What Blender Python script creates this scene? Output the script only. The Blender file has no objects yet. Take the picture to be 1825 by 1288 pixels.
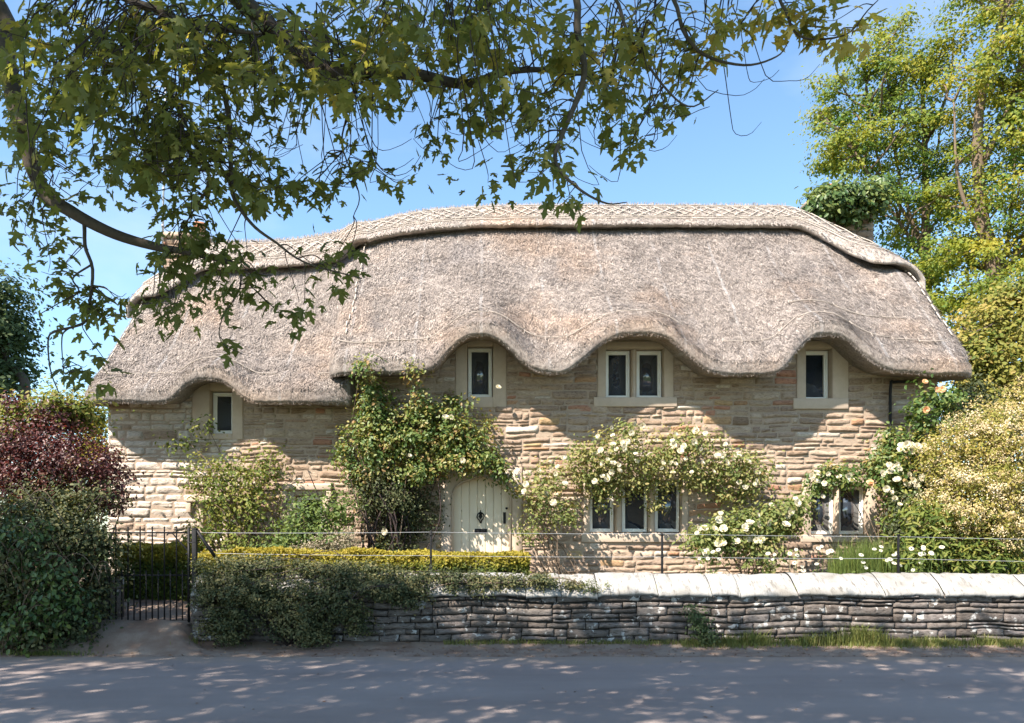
import bpy, math, random
import numpy as np
from mathutils import Vector

C = bpy.context.scene.collection
SC = bpy.context.scene
F, VX, HY, EYE = 1420.0, 860.0, 940.0, 1.6      # focal length in photo pixels, vanishing point, eye height

# ------------------------------------------------------------------ camera, sky, sun, exposure
cam = bpy.data.cameras.new('camera')
camo = bpy.data.objects.new('camera', cam); C.objects.link(camo)
camo.location = (0, 0, EYE); camo.rotation_euler = (math.radians(90), 0, 0)
cam.sensor_width = 36.0; cam.sensor_fit = 'HORIZONTAL'; cam.lens = 36.0 * F / 1825.0
cam.shift_x = (912.5 - VX) / 1825.0; cam.shift_y = (HY - 644.0) / 1825.0
cam.clip_start = 0.1; cam.clip_end = 2000
SC.camera = camo

SUN_TO = Vector((-0.80, -0.80, 1.24)).normalized()          # direction towards the sun
w = bpy.data.worlds.new('World'); SC.world = w; w.use_nodes = True
nt = w.node_tree; nt.nodes.clear()
sky = nt.nodes.new('ShaderNodeTexSky'); sky.sky_type = 'NISHITA'; sky.sun_disc = False
sky.sun_elevation = math.asin(SUN_TO.z); sky.sun_rotation = math.radians(225)
sky.air_density = 1.0; sky.dust_density = 0.6; sky.ozone_density = 1.0
bg = nt.nodes.new('ShaderNodeBackground'); bg.inputs[1].default_value = 0.125
wo = nt.nodes.new('ShaderNodeOutputWorld')
tint = nt.nodes.new('ShaderNodeMix'); tint.data_type = 'RGBA'; tint.blend_type = 'MULTIPLY'; tint.inputs[0].default_value = 1.0; tint.inputs[7].default_value = (.80, .93, .97, 1)
# a few faint wisps of high cloud, fixed in the sky
tcd = nt.nodes.new('ShaderNodeTexCoord'); mpg = nt.nodes.new('ShaderNodeMapping'); mpg.inputs['Scale'].default_value = (2.2, 2.2, 4.0); mpg.inputs['Location'].default_value = (.35, .2, .1)
nzs = nt.nodes.new('ShaderNodeTexNoise'); nzs.inputs['Scale'].default_value = 1.6; nzs.inputs['Detail'].default_value = 5; nzs.inputs['Roughness'].default_value = .55
rmp = nt.nodes.new('ShaderNodeValToRGB'); rmp.color_ramp.elements[0].position = .52; rmp.color_ramp.elements[1].position = .80; rmp.color_ramp.elements[1].color = (.35, .35, .35, 1)
cld = nt.nodes.new('ShaderNodeMix'); cld.data_type = 'RGBA'; cld.inputs[7].default_value = (3.6, 3.9, 4.2, 1)
nt.links.new(tcd.outputs['Generated'], mpg.inputs[0]); nt.links.new(mpg.outputs[0], nzs.inputs['Vector']); nt.links.new(nzs.outputs[0], rmp.inputs[0])
nt.links.new(sky.outputs[0], tint.inputs[6]); nt.links.new(rmp.outputs[0], cld.inputs[0]); nt.links.new(tint.outputs[2], cld.inputs[6]); nt.links.new(cld.outputs[2], bg.inputs[0]); nt.links.new(bg.outputs[0], wo.inputs[0])

sl = bpy.data.lights.new('sun', 'SUN'); sl.energy = 5.0; sl.angle = math.radians(0.53); sl.color = (1.0, 0.91, 0.81)
so = bpy.data.objects.new('sun', sl); C.objects.link(so); so.location = (-20, -20, 40)
so.rotation_euler = (-SUN_TO).to_track_quat('-Z', 'Y').to_euler()

SC.view_settings.view_transform = 'Standard'; SC.view_settings.look = 'None'
SC.view_settings.exposure = 1.38; SC.view_settings.gamma = 1.0
SC.cycles.max_bounces = 6; SC.cycles.diffuse_bounces = 4; SC.cycles.transmission_bounces = 5
SC.cycles.glossy_bounces = 3

# ------------------------------------------------------------------ helpers
def P(px, py, Y):
    return np.array([(px - VX) * Y / F, Y, EYE + (HY - py) * Y / F])
def X_(px, Y): return (px - VX) * Y / F
def Z_(py, Y): return EYE + (HY - py) * Y / F

def norm(a):
    return a / np.maximum(np.linalg.norm(a, axis=-1, keepdims=True), 1e-9)

def vnoise(p, seed=0):
    p = np.asarray(p, float); i = np.floor(p).astype(np.int64); f = p - i; f = f * f * (3 - 2 * f)
    def h(a, b, c):
        n = (a * 374761393 + b * 668265263 + c * 1274126177 + seed * 974711) & 0xffffffff
        n = ((n ^ (n >> 13)) * 1274126177) & 0xffffffff
        n = (n ^ (n >> 16)) & 0xffff
        return n / 65535.0
    r = 0
    for dx in (0, 1):
        for dy in (0, 1):
            for dz in (0, 1):
                wgt = (f[..., 0] if dx else 1 - f[..., 0]) * (f[..., 1] if dy else 1 - f[..., 1]) * (f[..., 2] if dz else 1 - f[..., 2])
                r = r + wgt * h(i[..., 0] + dx, i[..., 1] + dy, i[..., 2] + dz)
    return r
def fbm(p, octv=3, seed=0):
    a, s, t = 0, 1.0, 0
    for k in range(octv):
        a = a + s * (vnoise(np.asarray(p) * 2 ** k, seed + k) - .5); t += s; s *= .5
    return a / t * 2

def sstep(a, b, x):
    t = np.clip((x - a) / (b - a), 0, 1); return t * t * (3 - 2 * t)

class MB:
    def __init__(s): s.v = []; s.l = []; s.z = []; s.r = []; s.n = 0
    def add(s, V, faces, rnd=0.5):
        V = np.asarray(V, float).reshape(-1, 3); s.v.append(V)
        for f in faces:
            f = np.asarray(f, dtype=np.int64)
            if f.ndim == 1: f = f[None]
            s.l.append((f + s.n).ravel()); s.z.append(np.full(len(f), f.shape[1]))
        s.r.append(np.broadcast_to(np.asarray(rnd, float), (len(V),)).copy()); s.n += len(V)
    def inst(s, tv, tf, pos, side, dr, nr, size, rnd):
        n, k = len(pos), len(tv)
        if n == 0: return
        sz = np.asarray(size).reshape(-1, 1, 1) * np.ones((n, 1, 1))
        V = pos[:, None] + sz * (tv[None, :, 0:1] * side[:, None] + tv[None, :, 1:2] * dr[:, None] + tv[None, :, 2:3] * nr[:, None])
        off = (np.arange(n) * k)[:, None]
        s.add(V, [(np.asarray(f)[None] + off) for f in tf], np.repeat(rnd, k))
    def build(s, name, mat, parent=None, smooth=False, origin=None, bevel=0):
        me = bpy.data.meshes.new(name)
        V = np.concatenate(s.v) if s.v else np.zeros((0, 3))
        L = np.concatenate(s.l) if s.l else np.zeros(0, int); Zs = np.concatenate(s.z) if s.z else np.zeros(0, int)
        if origin is not None: V = V - np.asarray(origin)
        me.vertices.add(len(V)); me.vertices.foreach_set('co', V.ravel().astype(np.float32))
        me.loops.add(len(L)); me.loops.foreach_set('vertex_index', L.astype(np.int32))
        me.polygons.add(len(Zs)); st = np.concatenate([[0], np.cumsum(Zs)[:-1]]) if len(Zs) else Zs
        me.polygons.foreach_set('loop_start', st.astype(np.int32))
        if smooth: me.polygons.foreach_set('use_smooth', np.ones(len(Zs), bool))
        me.update(calc_edges=True)
        a = me.attributes.new('rnd', 'FLOAT', 'POINT'); a.data.foreach_set('value', np.concatenate(s.r).astype(np.float32))
        me.materials.append(mat)
        o = bpy.data.objects.new(name, me); C.objects.link(o)
        if origin is not None: o.location = tuple(origin)
        if parent is not None:
            o.parent = parent
            wl = Vector((0, 0, 0)); q = parent
            while q is not None: wl += q.location; q = q.parent
            o.location = Vector(o.location) - wl
        if bevel:
            m = o.modifiers.new('bevel', 'BEVEL'); m.width = bevel; m.segments = 2; m.limit_method = 'ANGLE'
        return o

BOXF = np.array([[0, 1, 3, 2], [4, 6, 7, 5], [0, 4, 5, 1], [2, 3, 7, 6], [0, 2, 6, 4], [1, 5, 7, 3]])
def box(mb, x0, x1, y0, y1, z0, z1, rnd=.5):
    V = [(x, y, z) for x in (x0, x1) for y in (y0, y1) for z in (z0, z1)]
    mb.add(V, [BOXF], rnd)

def resample(pts, n):
    pts = np.asarray(pts, float); m = len(pts)
    if m < 3:
        t = np.linspace(0, 1, n)[:, None]; return pts[0] * (1 - t) + pts[-1] * t
    e = np.vstack([2 * pts[0] - pts[1], pts, 2 * pts[-1] - pts[-2]])
    u = np.linspace(0, m - 1 - 1e-6, n); i = u.astype(int); t = (u - i)[:, None]
    a, b, c, d = e[i], e[i + 1], e[i + 2], e[i + 3]
    return .5 * (2 * b + (c - a) * t + (2 * a - 5 * b + 4 * c - d) * t ** 2 + (-a + 3 * b - 3 * c + d) * t ** 3)

def tube(mb, path, r0, r1=None, sides=6, rnd=.5, cap=True):
    p = np.asarray(path, float); n = len(p); r1 = r0 if r1 is None else r1
    rr = np.linspace(r0, r1, n)
    t = norm(np.gradient(p, axis=0)); ref = np.array([0.31, 0.17, 0.93])
    if abs(np.mean(t @ ref)) > .9: ref = np.array([0.9, .3, .1])
    a = norm(np.cross(t, ref)); b = np.cross(t, a)
    th = np.arange(sides) / sides * 2 * math.pi
    V = p[:, None] + rr[:, None, None] * (np.cos(th)[None, :, None] * a[:, None] + np.sin(th)[None, :, None] * b[:, None])
    i = np.arange(n - 1)[:, None] * sides; j = np.arange(sides)[None]; k = (j + 1) % sides
    q = np.stack([i + j, i + k, i + sides + k, i + sides + j], -1).reshape(-1, 4)
    fs = [q]
    if cap: fs += [np.arange(sides)[::-1], np.arange(sides) + (n - 1) * sides]
    mb.add(V.reshape(-1, 3), fs, rnd)

def grid_faces(nx, ny, flip=False):
    i = np.arange(nx - 1)[:, None] * ny; j = np.arange(ny - 1)[None]
    q = np.stack([i + j, i + ny + j, i + ny + j + 1, i + j + 1], -1).reshape(-1, 4)
    return q[:, ::-1] if flip else q

def lathe(mb, prof, c, n=16, rnd=.5):
    th = np.arange(n) / n * 2 * math.pi
    V = [(c[0] + r * math.cos(t), c[1] + r * math.sin(t), c[2] + z) for r, z in prof for t in th]
    i = np.arange(len(prof) - 1)[:, None] * n; j = np.arange(n)[None]; k = (j + 1) % n
    mb.add(V, [np.stack([i + j, i + k, i + n + k, i + n + j], -1).reshape(-1, 4)], rnd)

def thing(name, label, cat, loc, group=None):
    o = bpy.data.objects.new(name, None); C.objects.link(o); o.empty_display_size = .2
    o.location = tuple(float(a) for a in loc); o['label'] = label; o['category'] = cat
    if group: o['group'] = group
    return o
def tag(o, label, cat, group=None):
    o['label'] = label; o['category'] = cat
    if group: o['group'] = group
    return o
def struct(o): o['kind'] = 'structure'; return o
def stuff(o): o['kind'] = 'stuff'; return o

# ------------------------------------------------------------------ materials
class M:
    def __init__(s, name):
        s.m = bpy.data.materials.new(name); s.m.use_nodes = True; s.t = s.m.node_tree; s.t.nodes.clear()
        s.out = s.n('ShaderNodeOutputMaterial'); s.b = s.n('ShaderNodeBsdfPrincipled')
        s.l(s.b.outputs[0], s.out.inputs[0])
    def n(s, k, **kw):
        x = s.t.nodes.new(k)
        for a, v in kw.items(): setattr(x, a, v)
        return x
    def l(s, a, b): s.t.links.new(a, b)
    def attr(s):
        a = s.n('ShaderNodeAttribute'); a.attribute_name = 'rnd'; return a.outputs['Fac']
    def ramp(s, fac, stops, interp='LINEAR'):
        r = s.n('ShaderNodeValToRGB'); r.color_ramp.interpolation = interp; e = r.color_ramp.elements
        while len(e) < len(stops): e.new(.5)
        for q, (p, c) in zip(e, stops): q.position = p; q.color = (*c, 1) if len(c) == 3 else c
        if fac is not None: s.l(fac, r.inputs[0])
        return r.outputs[0]
    def pos(s, scale=(1, 1, 1)):
        g = s.n('ShaderNodeNewGeometry'); mp = s.n('ShaderNodeMapping'); mp.inputs['Scale'].default_value = scale
        s.l(g.outputs['Position'], mp.inputs[0]); return mp.outputs[0]
    def noise(s, vec, scale, detail=4, rough=.6, dist=0):
        x = s.n('ShaderNodeTexNoise'); x.inputs['Scale'].default_value = scale; x.inputs['Detail'].default_value = detail
        x.inputs['Roughness'].default_value = rough; x.inputs['Distortion'].default_value = dist
        s.l(vec, x.inputs['Vector']); return x.outputs[0]
    def mix(s, fac, a, b, mode='MIX'):
        x = s.n('ShaderNodeMix', data_type='RGBA', blend_type=mode)
        for v, i in ((fac, 0), (a, 6), (b, 7)):
            if isinstance(v, (int, float)): x.inputs[i].default_value = v
            elif isinstance(v, tuple): x.inputs[i].default_value = (*v, 1)
            else: s.l(v, x.inputs[i])
        return x.outputs[2]
    def math(s, op, a, b=0.0):
        x = s.n('ShaderNodeMath', operation=op)
        for v, i in ((a, 0), (b, 1)):
            if isinstance(v, (int, float)): x.inputs[i].default_value = v
            else: s.l(v, x.inputs[i])
        return x.outputs[0]
    def color(s, c):
        if isinstance(c, tuple): s.b.inputs['Base Color'].default_value = (*c, 1)
        else: s.l(c, s.b.inputs['Base Color'])
    def rough(s, r, spec=.3):
        s.b.inputs['Roughness'].default_value = r; s.b.inputs['Specular IOR Level'].default_value = spec
    def bump(s, h, strength=.4, dist=.02):
        x = s.n('ShaderNodeBump'); x.inputs['Strength'].default_value = strength; x.inputs['Distance'].default_value = dist
        s.l(h, x.inputs['Height']); s.l(x.outputs[0], s.b.inputs['Normal'])

def leaf_mat(name, stops, trans=.35, rough=.55, spec=.22, tint=(1.15, 1.1, .6)):
    m = M(name); c = m.ramp(m.attr(), stops); m.color(c); m.rough(rough, spec)
    tr = m.n('ShaderNodeBsdfTranslucent'); tc = m.mix(1.0, c, tint, 'MULTIPLY'); m.l(tc, tr.inputs[0])
    mx = m.n('ShaderNodeMixShader'); mx.inputs[0].default_value = trans
    m.l(m.b.outputs[0], mx.inputs[1]); m.l(tr.outputs[0], mx.inputs[2]); m.l(mx.outputs[0], m.out.inputs[0])
    return m.m

def flat_mat(name, c, rough=.6, spec=.3, nscale=20, var=.25, bump=.15, metallic=0):
    m = M(name); n = m.noise(m.pos(), nscale, 5)
    m.color(m.mix(n, tuple(a * (1 - var) for a in c), tuple(min(1, a * (1 + var)) for a in c)))
    m.rough(rough, spec); m.b.inputs['Metallic'].default_value = metallic
    if bump: m.bump(n, bump, .01)
    return m.m

def stone_mat(name, stops, lich=0.0, bump=.6, dark=(.35, .33, .32)):
    m = M(name); p = m.pos()
    c = m.ramp(m.attr(), stops)
    n1 = m.noise(p, 3.0, 6, .65); n2 = m.noise(m.pos((1, 1, 2.6)), 16, 6, .7)
    c = m.mix(m.ramp(n1, [(.35, (0, 0, 0)), (.7, (1, 1, 1))]), m.mix(1.0, c, (.72, .70, .68), 'MULTIPLY'), c)
    c = m.mix(m.ramp(n2, [(.33, (1, 1, 1)), (.52, (0, 0, 0))]), c, m.mix(1.0, c, dark, 'MULTIPLY'))
    if lich:
        n3 = m.noise(p, 9, 4, .55, .3); n4 = m.noise(p, 1.4, 2)
        f = m.ramp(m.math('ADD', n3, m.math('MULTIPLY', n4, .35)), [(.80 - lich, (0, 0, 0)), (.83 - lich, (1, 1, 1))])
        c = m.mix(f, c, (.40, .385, .36))
    m.color(c); m.rough(.9, .15)
    m.bump(m.math('ADD', m.math('MULTIPLY', n2, 1.0), m.math('MULTIPLY', m.noise(p, 60, 4), .4)), bump, .02)
    return m.m

def thatch_mat(name, stops, sc=(1, 1, 1)):
    m = M(name); p = m.pos()
    big = m.noise(p, .9, 5, .6); fine = m.noise(m.pos((1, .45, .45)), 42, 6, .75, .4); mid = m.noise(p, 11, 5, .7)
    strk = m.noise(m.pos((1.6, .12, .12)), 2.2, 4, .6); c = m.ramp(m.math('ADD', m.math('MULTIPLY', big, .45), m.math('ADD', m.math('MULTIPLY', strk, .36), m.math('MULTIPLY', m.attr(), .62))), stops)
    c = m.mix(m.ramp(m.noise(p, .55, 4, .55), [(.50, (0, 0, 0)), (.66, (.8, .8, .8))]), c, m.mix(1.0, c, (1.22, 1.06, .92), 'MULTIPLY')); c = m.mix(m.ramp(m.noise(m.pos((1.3, 1, 1)), .8, 4, .6), [(.54, (0, 0, 0)), (.68, (.8, .8, .8))]), c, m.mix(1.0, c, (.80, .82, .86), 'MULTIPLY'))
    c = m.mix(m.ramp(fine, [(.30, (1, 1, 1)), (.50, (0, 0, 0))]), c, m.mix(1.0, c, (.42, .40, .40), 'MULTIPLY'))
    c = m.mix(m.ramp(mid, [(.30, (1, 1, 1)), (.55, (0, 0, 0))]), c, m.mix(1.0, c, (.66, .64, .64), 'MULTIPLY'))
    g = m.n('ShaderNodeNewGeometry'); sx = m.n('ShaderNodeSeparateXYZ'); m.l(g.outputs['Position'], sx.inputs[0])      # overlapping strips of wire netting every metre or so
    fr = m.math('FRACT', m.math('MULTIPLY', m.math('ADD', sx.outputs['X'], m.math('MULTIPLY', m.noise(p, 1.2, 2), .10)), .87)); band = m.math('MULTIPLY', m.math('LESS_THAN', fr, .045), m.ramp(m.noise(p, 2.0, 3), [(.40, (0, 0, 0)), (.62, (.45, .45, .45))]))
    c = m.mix(band, c, (.52, .50, .49))
    m.color(c); m.rough(.85, .2)
    m.bump(m.math('ADD', fine, m.math('MULTIPLY', mid, 1.2)), .7, .03)
    return m.m

MT = {}
MT['thatch'] = thatch_mat('thatch', [(.36, (.14, .117, .103)), (.56, (.262, .226, .200)), (.76, (.37, .318, .279)), (1.0, (.54, .465, .405))])
MT['cap'] = thatch_mat('ridge_thatch', [(.34, (.29, .25, .22)), (.55, (.40, .345, .30)), (.9, (.52, .455, .395))])
MT['rod'] = flat_mat('hazel_rod', (.47, .41, .35), .7, .2, 30, .25)
MT['stone'] = stone_mat('house_stone', [(0, (.31, .22, .155)), (.2, (.46, .345, .255)), (.39, (.56, .445, .345)), (.40, (.66, .57, .48)), (.45, (.69, .60, .51)), (.46, (.54, .43, .33)), (.6, (.46, .35, .265)), (.82, (.37, .27, .205)), (.92, (.49, .375, .285)), (.955, (.48, .24, .16)), (1, (.52, .40, .22))], 0, .7, (.55, .52, .50))
MT['mortar'] = flat_mat('lime_mortar', (.37, .285, .215), .95, .1, 30, .3, .5)
MT['dressed'] = flat_mat('dressed_stone', (.50, .395, .305), .85, .15, 9, .16, .25)
MT['wallstone'] = stone_mat('garden_wall_stone', [(0, (.12, .10, .087)), (.35, (.175, .15, .132)), (.7, (.23, .20, .178)), (1, (.19, .165, .155))], .022, .8)
MT['wallgap'] = flat_mat('wall_core', (.03, .026, .022), .95, .1)
m_ = M('painted_coping'); p_ = m_.pos(); n_ = m_.noise(p_, 2.2, 6, .65); n2_ = m_.noise(m_.pos((3, 1, .6)), 6, 5, .7)
c_ = m_.mix(m_.ramp(n_, [(.50, (0, 0, 0)), (.68, (1, 1, 1))]), (.31, .298, .278), (.21, .195, .17))
c_ = m_.mix(m_.ramp(n2_, [(.53, (0, 0, 0)), (.66, (1, 1, 1))]), c_, (.14, .128, .11)); m_.color(c_); m_.rough(.85, .2); m_.bump(m_.noise(p_, 25, 5), .35, .02)
MT['coping'] = m_.m
MT['eaverod'] = flat_mat('weathered_rod', (.37, .32, .275), .8, .2, 14, .45)
MT['white'] = flat_mat('white_paint', (.86, .82, .75), .4, .4, 6, .06, .03)
MT['door'] = flat_mat('cream_paint', (.76, .64, .49), .45, .35, 5, .05, .05)
MT['iron'] = flat_mat('black_iron', (.012, .0115, .012), .55, .25, 40, .4, .2)
MT['wire'] = flat_mat('galvanised_wire', (.40, .40, .40), .4, .5, 40, .1, 0, .3)
MT['terracotta'] = flat_mat('terracotta', (.50, .23, .13), .8, .2, 12, .2, .2)
m_ = M('window_glass'); m_.color((.034, .042, .058)); m_.rough(.02, .6); m_.b.inputs['IOR'].default_value = 1.9
n_ = m_.noise(m_.pos((1, 1, .7)), 5, 2); m_.bump(n_, .35, .05); MT['glass'] = m_.m
MT['bark'] = flat_mat('bark', (.085, .068, .055), .9, .15, 25, .45, .6)
MT['twig'] = flat_mat('dark_twig', (.050, .036, .034), .8, .2, 30, .3, 0)
MT['stem'] = flat_mat('rose_stem', (.16, .115, .08), .8, .2, 30, .4, .3)
MT['palebark'] = flat_mat('pale_bark', (.20, .175, .15), .9, .15, 12, .4, .4)

m_ = M('asphalt'); p_ = m_.pos(); a_ = m_.noise(p_, 180, 3, .7); b_ = m_.noise(m_.pos((.4, 1.2, 1)), .9, 5, .6)
c_ = m_.mix(a_, (.195, .155, .138), (.355, .30, .27)); c_ = m_.mix(m_.ramp(b_, [(.35, (0, 0, 0)), (.7, (1, 1, 1))]), c_, m_.mix(1.0, c_, (.78, .76, .76), 'MULTIPLY'))
g_ = m_.n('ShaderNodeNewGeometry'); sx_ = m_.n('ShaderNodeSeparateXYZ'); m_.l(g_.outputs['Position'], sx_.inputs[0])
ed_ = m_.math('ADD', sx_.outputs['Y'], m_.math('MULTIPLY', m_.math('SUBTRACT', m_.noise(p_, 2.5, 5, .7), .5), 1.3))
c_ = m_.mix(m_.ramp(m_.math('SUBTRACT', ed_, 9.0), [(.25, (0, 0, 0)), (.75, (1, 1, 1))]), c_, (.27, .21, .165))
m_.color(c_); m_.rough(.85, .25); m_.bump(a_, .5, .006); MT['asphalt'] = m_.m

m_ = M('dirt'); p_ = m_.pos(); a_ = m_.noise(p_, 60, 4, .7); b_ = m_.noise(p_, 2.2, 5, .6)
c_ = m_.mix(a_, (.17, .125, .095), (.36, .285, .225)); c_ = m_.mix(m_.ramp(b_, [(.42, (0, 0, 0)), (.62, (1, 1, 1))]), c_, (.20, .135, .10))
m_.color(c_); m_.rough(.95, .1); m_.bump(a_, .6, .015); MT['dirt'] = m_.m
m_ = M('soil'); a_ = m_.noise(m_.pos(), 18, 5); m_.color(m_.mix(a_, (.05, .04, .03), (.11, .085, .06))); m_.rough(.95, .1); m_.bump(a_, .6, .04); MT['soil'] = m_.m
m_ = M('field'); a_ = m_.noise(m_.pos(), 6, 5); m_.color(m_.mix(a_, (.04, .065, .02), (.09, .11, .035))); m_.rough(.95, .1); MT['field'] = m_.m

G = lambda *s: [(i / max(1, len(s) - 1), c) for i, c in enumerate(s)]
MT['maple'] = leaf_mat('maple_leaf', G((.13, .155, .055), (.175, .195, .066), (.25, .245, .075), (.42, .33, .085)), .58, .5, .25, (1.45, 1.35, .65))
MT['rose'] = leaf_mat('rose_leaf', G((.075, .135, .035), (.13, .19, .05), (.21, .245, .065), (.30, .26, .075), (.33, .21, .09)), .4, .42, .4)
MT['rose_light'] = leaf_mat('light_rose_leaf', G((.12, .165, .05), (.21, .24, .075), (.31, .30, .11), (.40, .33, .14)), .4)
MT['lime'] = leaf_mat('lime_leaf', G((.08, .12, .025), (.15, .19, .04), (.23, .24, .055), (.27, .22, .07)), .4)
MT['green'] = leaf_mat('green_leaf', G((.065, .11, .03), (.12, .17, .045), (.19, .23, .06)), .38)
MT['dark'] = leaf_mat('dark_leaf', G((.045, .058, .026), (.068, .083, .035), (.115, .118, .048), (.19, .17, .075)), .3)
MT['ivy'] = leaf_mat('ivy_leaf', G((.035, .075, .022), (.08, .13, .035), (.20, .23, .065)), .25, .4, .35)
MT['copper'] = leaf_mat('copper_leaf', G((.05, .022, .022), (.095, .034, .034), (.15, .055, .045), (.15, .11, .045)), .35, .4, .4, (1.4, .7, .6))
MT['gold'] = leaf_mat('golden_leaf', G((.07, .11, .022), (.17, .18, .028), (.30, .26, .035), (.40, .31, .05)), .35)
MT['ash'] = leaf_mat('ash_leaf', G((.07, .155, .045), (.13, .205, .042), (.25, .275, .042), (.38, .32, .045)), .48)
MT['goldgreen'] = leaf_mat('gold_green_leaf', G((.10, .14, .03), (.19, .20, .04), (.29, .26, .06), (.38, .29, .09)), .38)
MT['cream'] = leaf_mat('cream_blossom', G((.36, .27, .11), (.50, .39, .19), (.62, .50, .30), (.74, .64, .47)), .25, .6, .2, (1, .95, .8))
MT['fargreen'] = leaf_mat('far_leaf', G((.05, .08, .035), (.075, .105, .042), (.11, .135, .055)), .3)
MT['petal'] = leaf_mat('white_petal', G((.66, .60, .42), (.78, .74, .62)), .3, .6, .2, (1, .95, .85))
MT['peach'] = leaf_mat('peach_petal', G((.75, .42, .20), (.80, .55, .34)), .3, .6, .2, (1, .8, .6))
MT['grass'] = leaf_mat('grass_blade', G((.085, .11, .03), (.15, .175, .045), (.24, .23, .075), (.30, .25, .13)), .3)
MT['litter'] = leaf_mat('dry_leaf', G((.16, .08, .05), (.25, .14, .08), (.32, .22, .14)), .1)
MT['pinkgrey'] = leaf_mat('pale_shrub_leaf', G((.12, .13, .06), (.24, .21, .13), (.38, .31, .24)), .3)

# ------------------------------------------------------------------ leaves
LEAF4 = (np.array([(0, 0, 0), (.30, .45, .10), (0, 1, -.06), (-.30, .45, .10)]), [(0, 1, 2), (0, 2, 3)])
LEAF6 = (np.array([(0, 0, 0), (.27, .28, .07), (.25, .68, .05), (0, 1, -.10), (-.25, .68, .05), (-.27, .28, .07)]), [(0, 1, 2, 3), (0, 3, 4, 5)])
LANCE = (np.array([(0, 0, 0), (.13, .35, .04), (.10, .75, 0), (0, 1, -.12), (-.10, .75, 0), (-.13, .35, .04)]), [(0, 1, 2, 3), (0, 3, 4, 5)])
_h = [(.05, .03), (.20, -.04), (.33, -.02), (.25, .06), (.22, .15), (.36, .22), (.52, .44), (.42, .42), (.37, .50), (.27, .42), (.13, .38), (.15, .58), (.28, .70), (.17, .73), (.11, .88)]
_mv = [(0, 0, 0)] + [(x, y, -.22 * x - .22 * (y - .3) ** 2) for x, y in _h] + [(0, 1.06, -.16)] + [(-x, y, -.22 * x - .22 * (y - .3) ** 2) for x, y in _h]
_k = len(_h)
MAPLE = (np.array(_mv), [tuple(range(0, _k + 2)), (0,) + tuple([_k + 1]) + tuple(range(2 * _k + 1, _k + 1, -1))])
_sv = [(0, 0, 0), (.33, -.02, -.05), (.22, .15, -.03), (.52, .44, -.12), (.13, .38, -.02), (.26, .70, -.1), (0, 1.06, -.15), (-.26, .70, -.1), (-.13, .38, -.02), (-.52, .44, -.12), (-.22, .15, -.03), (-.33, -.02, -.05)]
MAPLE_S = (np.array(_sv), [(0, 1, 2, 3, 4, 5, 6), (0, 6, 7, 8, 9, 10, 11)])

def orient(rng, nb, droop=.4, jit=.8):
    n = len(nb)
    nr = norm(nb + rng.normal(0, jit, (n, 3)) * .7)
    d = rng.normal(0, 1, (n, 3)); d[:, 2] -= droop * 2.2
    d = norm(d - nr * np.sum(d * nr, 1, keepdims=True))
    return np.cross(d, nr), d, nr

def blob_clumps(rng, blobs, n):
    """blobs: (px, py, rx, ry, Y, depth_radius[, weight]) -> clump centres and outward directions"""
    cs = []; wt = []
    for b in blobs:
        s = b[4] / F; cs.append((P(b[0], b[1], b[4]), np.array([b[2] * s, b[5], b[3] * s]))); wt.append(b[2] * b[3] * (b[6] if len(b) > 6 else 1))
    wt = np.array(wt, float); wt /= wt.sum()
    k = rng.choice(len(cs), n, p=wt)
    d = norm(rng.normal(0, 1, (n, 3))); r = rng.random(n) ** .42
    cen = np.array([c[0] for c in cs])[k]; rad = np.array([c[1] for c in cs])[k]
    return cen + d * r[:, None] * rad, d

def foliage(mb, rng, cl, out, per, cr, size, tmpl=LEAF6, rb=.5, rv=.25, up=.6, droop=.4, jit=.8, flat=.8, zone=None):
    n = len(cl); cnt = np.maximum(1, rng.poisson(per, n)); idx = np.repeat(np.arange(n), cnt)
    scl = rng.uniform(.6, 1.35, n)
    off = rng.normal(0, 1, (len(idx), 3)) * cr * scl[idx][:, None]; off[:, 2] *= flat
    pos = cl[idx] + off
    if zone is not None:
        keep = zone(pos); pos = pos[keep]; idx = idx[keep]; off = off[keep]
    nb = norm(off) * .7 + out[idx] * .5 + np.array([-.15, -.25, up])
    s, d, nr = orient(rng, nb, droop, jit)
    rnd = np.clip(rb + rng.normal(0, rv * .7, n)[idx] + rng.normal(0, rv * .6, len(idx)), 0, 1)
    mb.inst(tmpl[0], tmpl[1], pos, s, d, nr, size * rng.uniform(.6, 1.3, len(pos)), rnd)

def limb_to(mb, rng, a, b, r0, r1, sag=.15, n=8, sides=5):
    a = np.asarray(a, float); b = np.asarray(b, float); L = np.linalg.norm(b - a)
    m1 = a + (b - a) * .35 + rng.normal(0, .07, 3) * L + np.array([0, 0, sag * L]); m2 = a + (b - a) * .7 + rng.normal(0, .06, 3) * L + np.array([0, 0, sag * L * .7])
    tube(mb, resample([a, m1, m2, b], n), r0, r1, sides)

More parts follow.
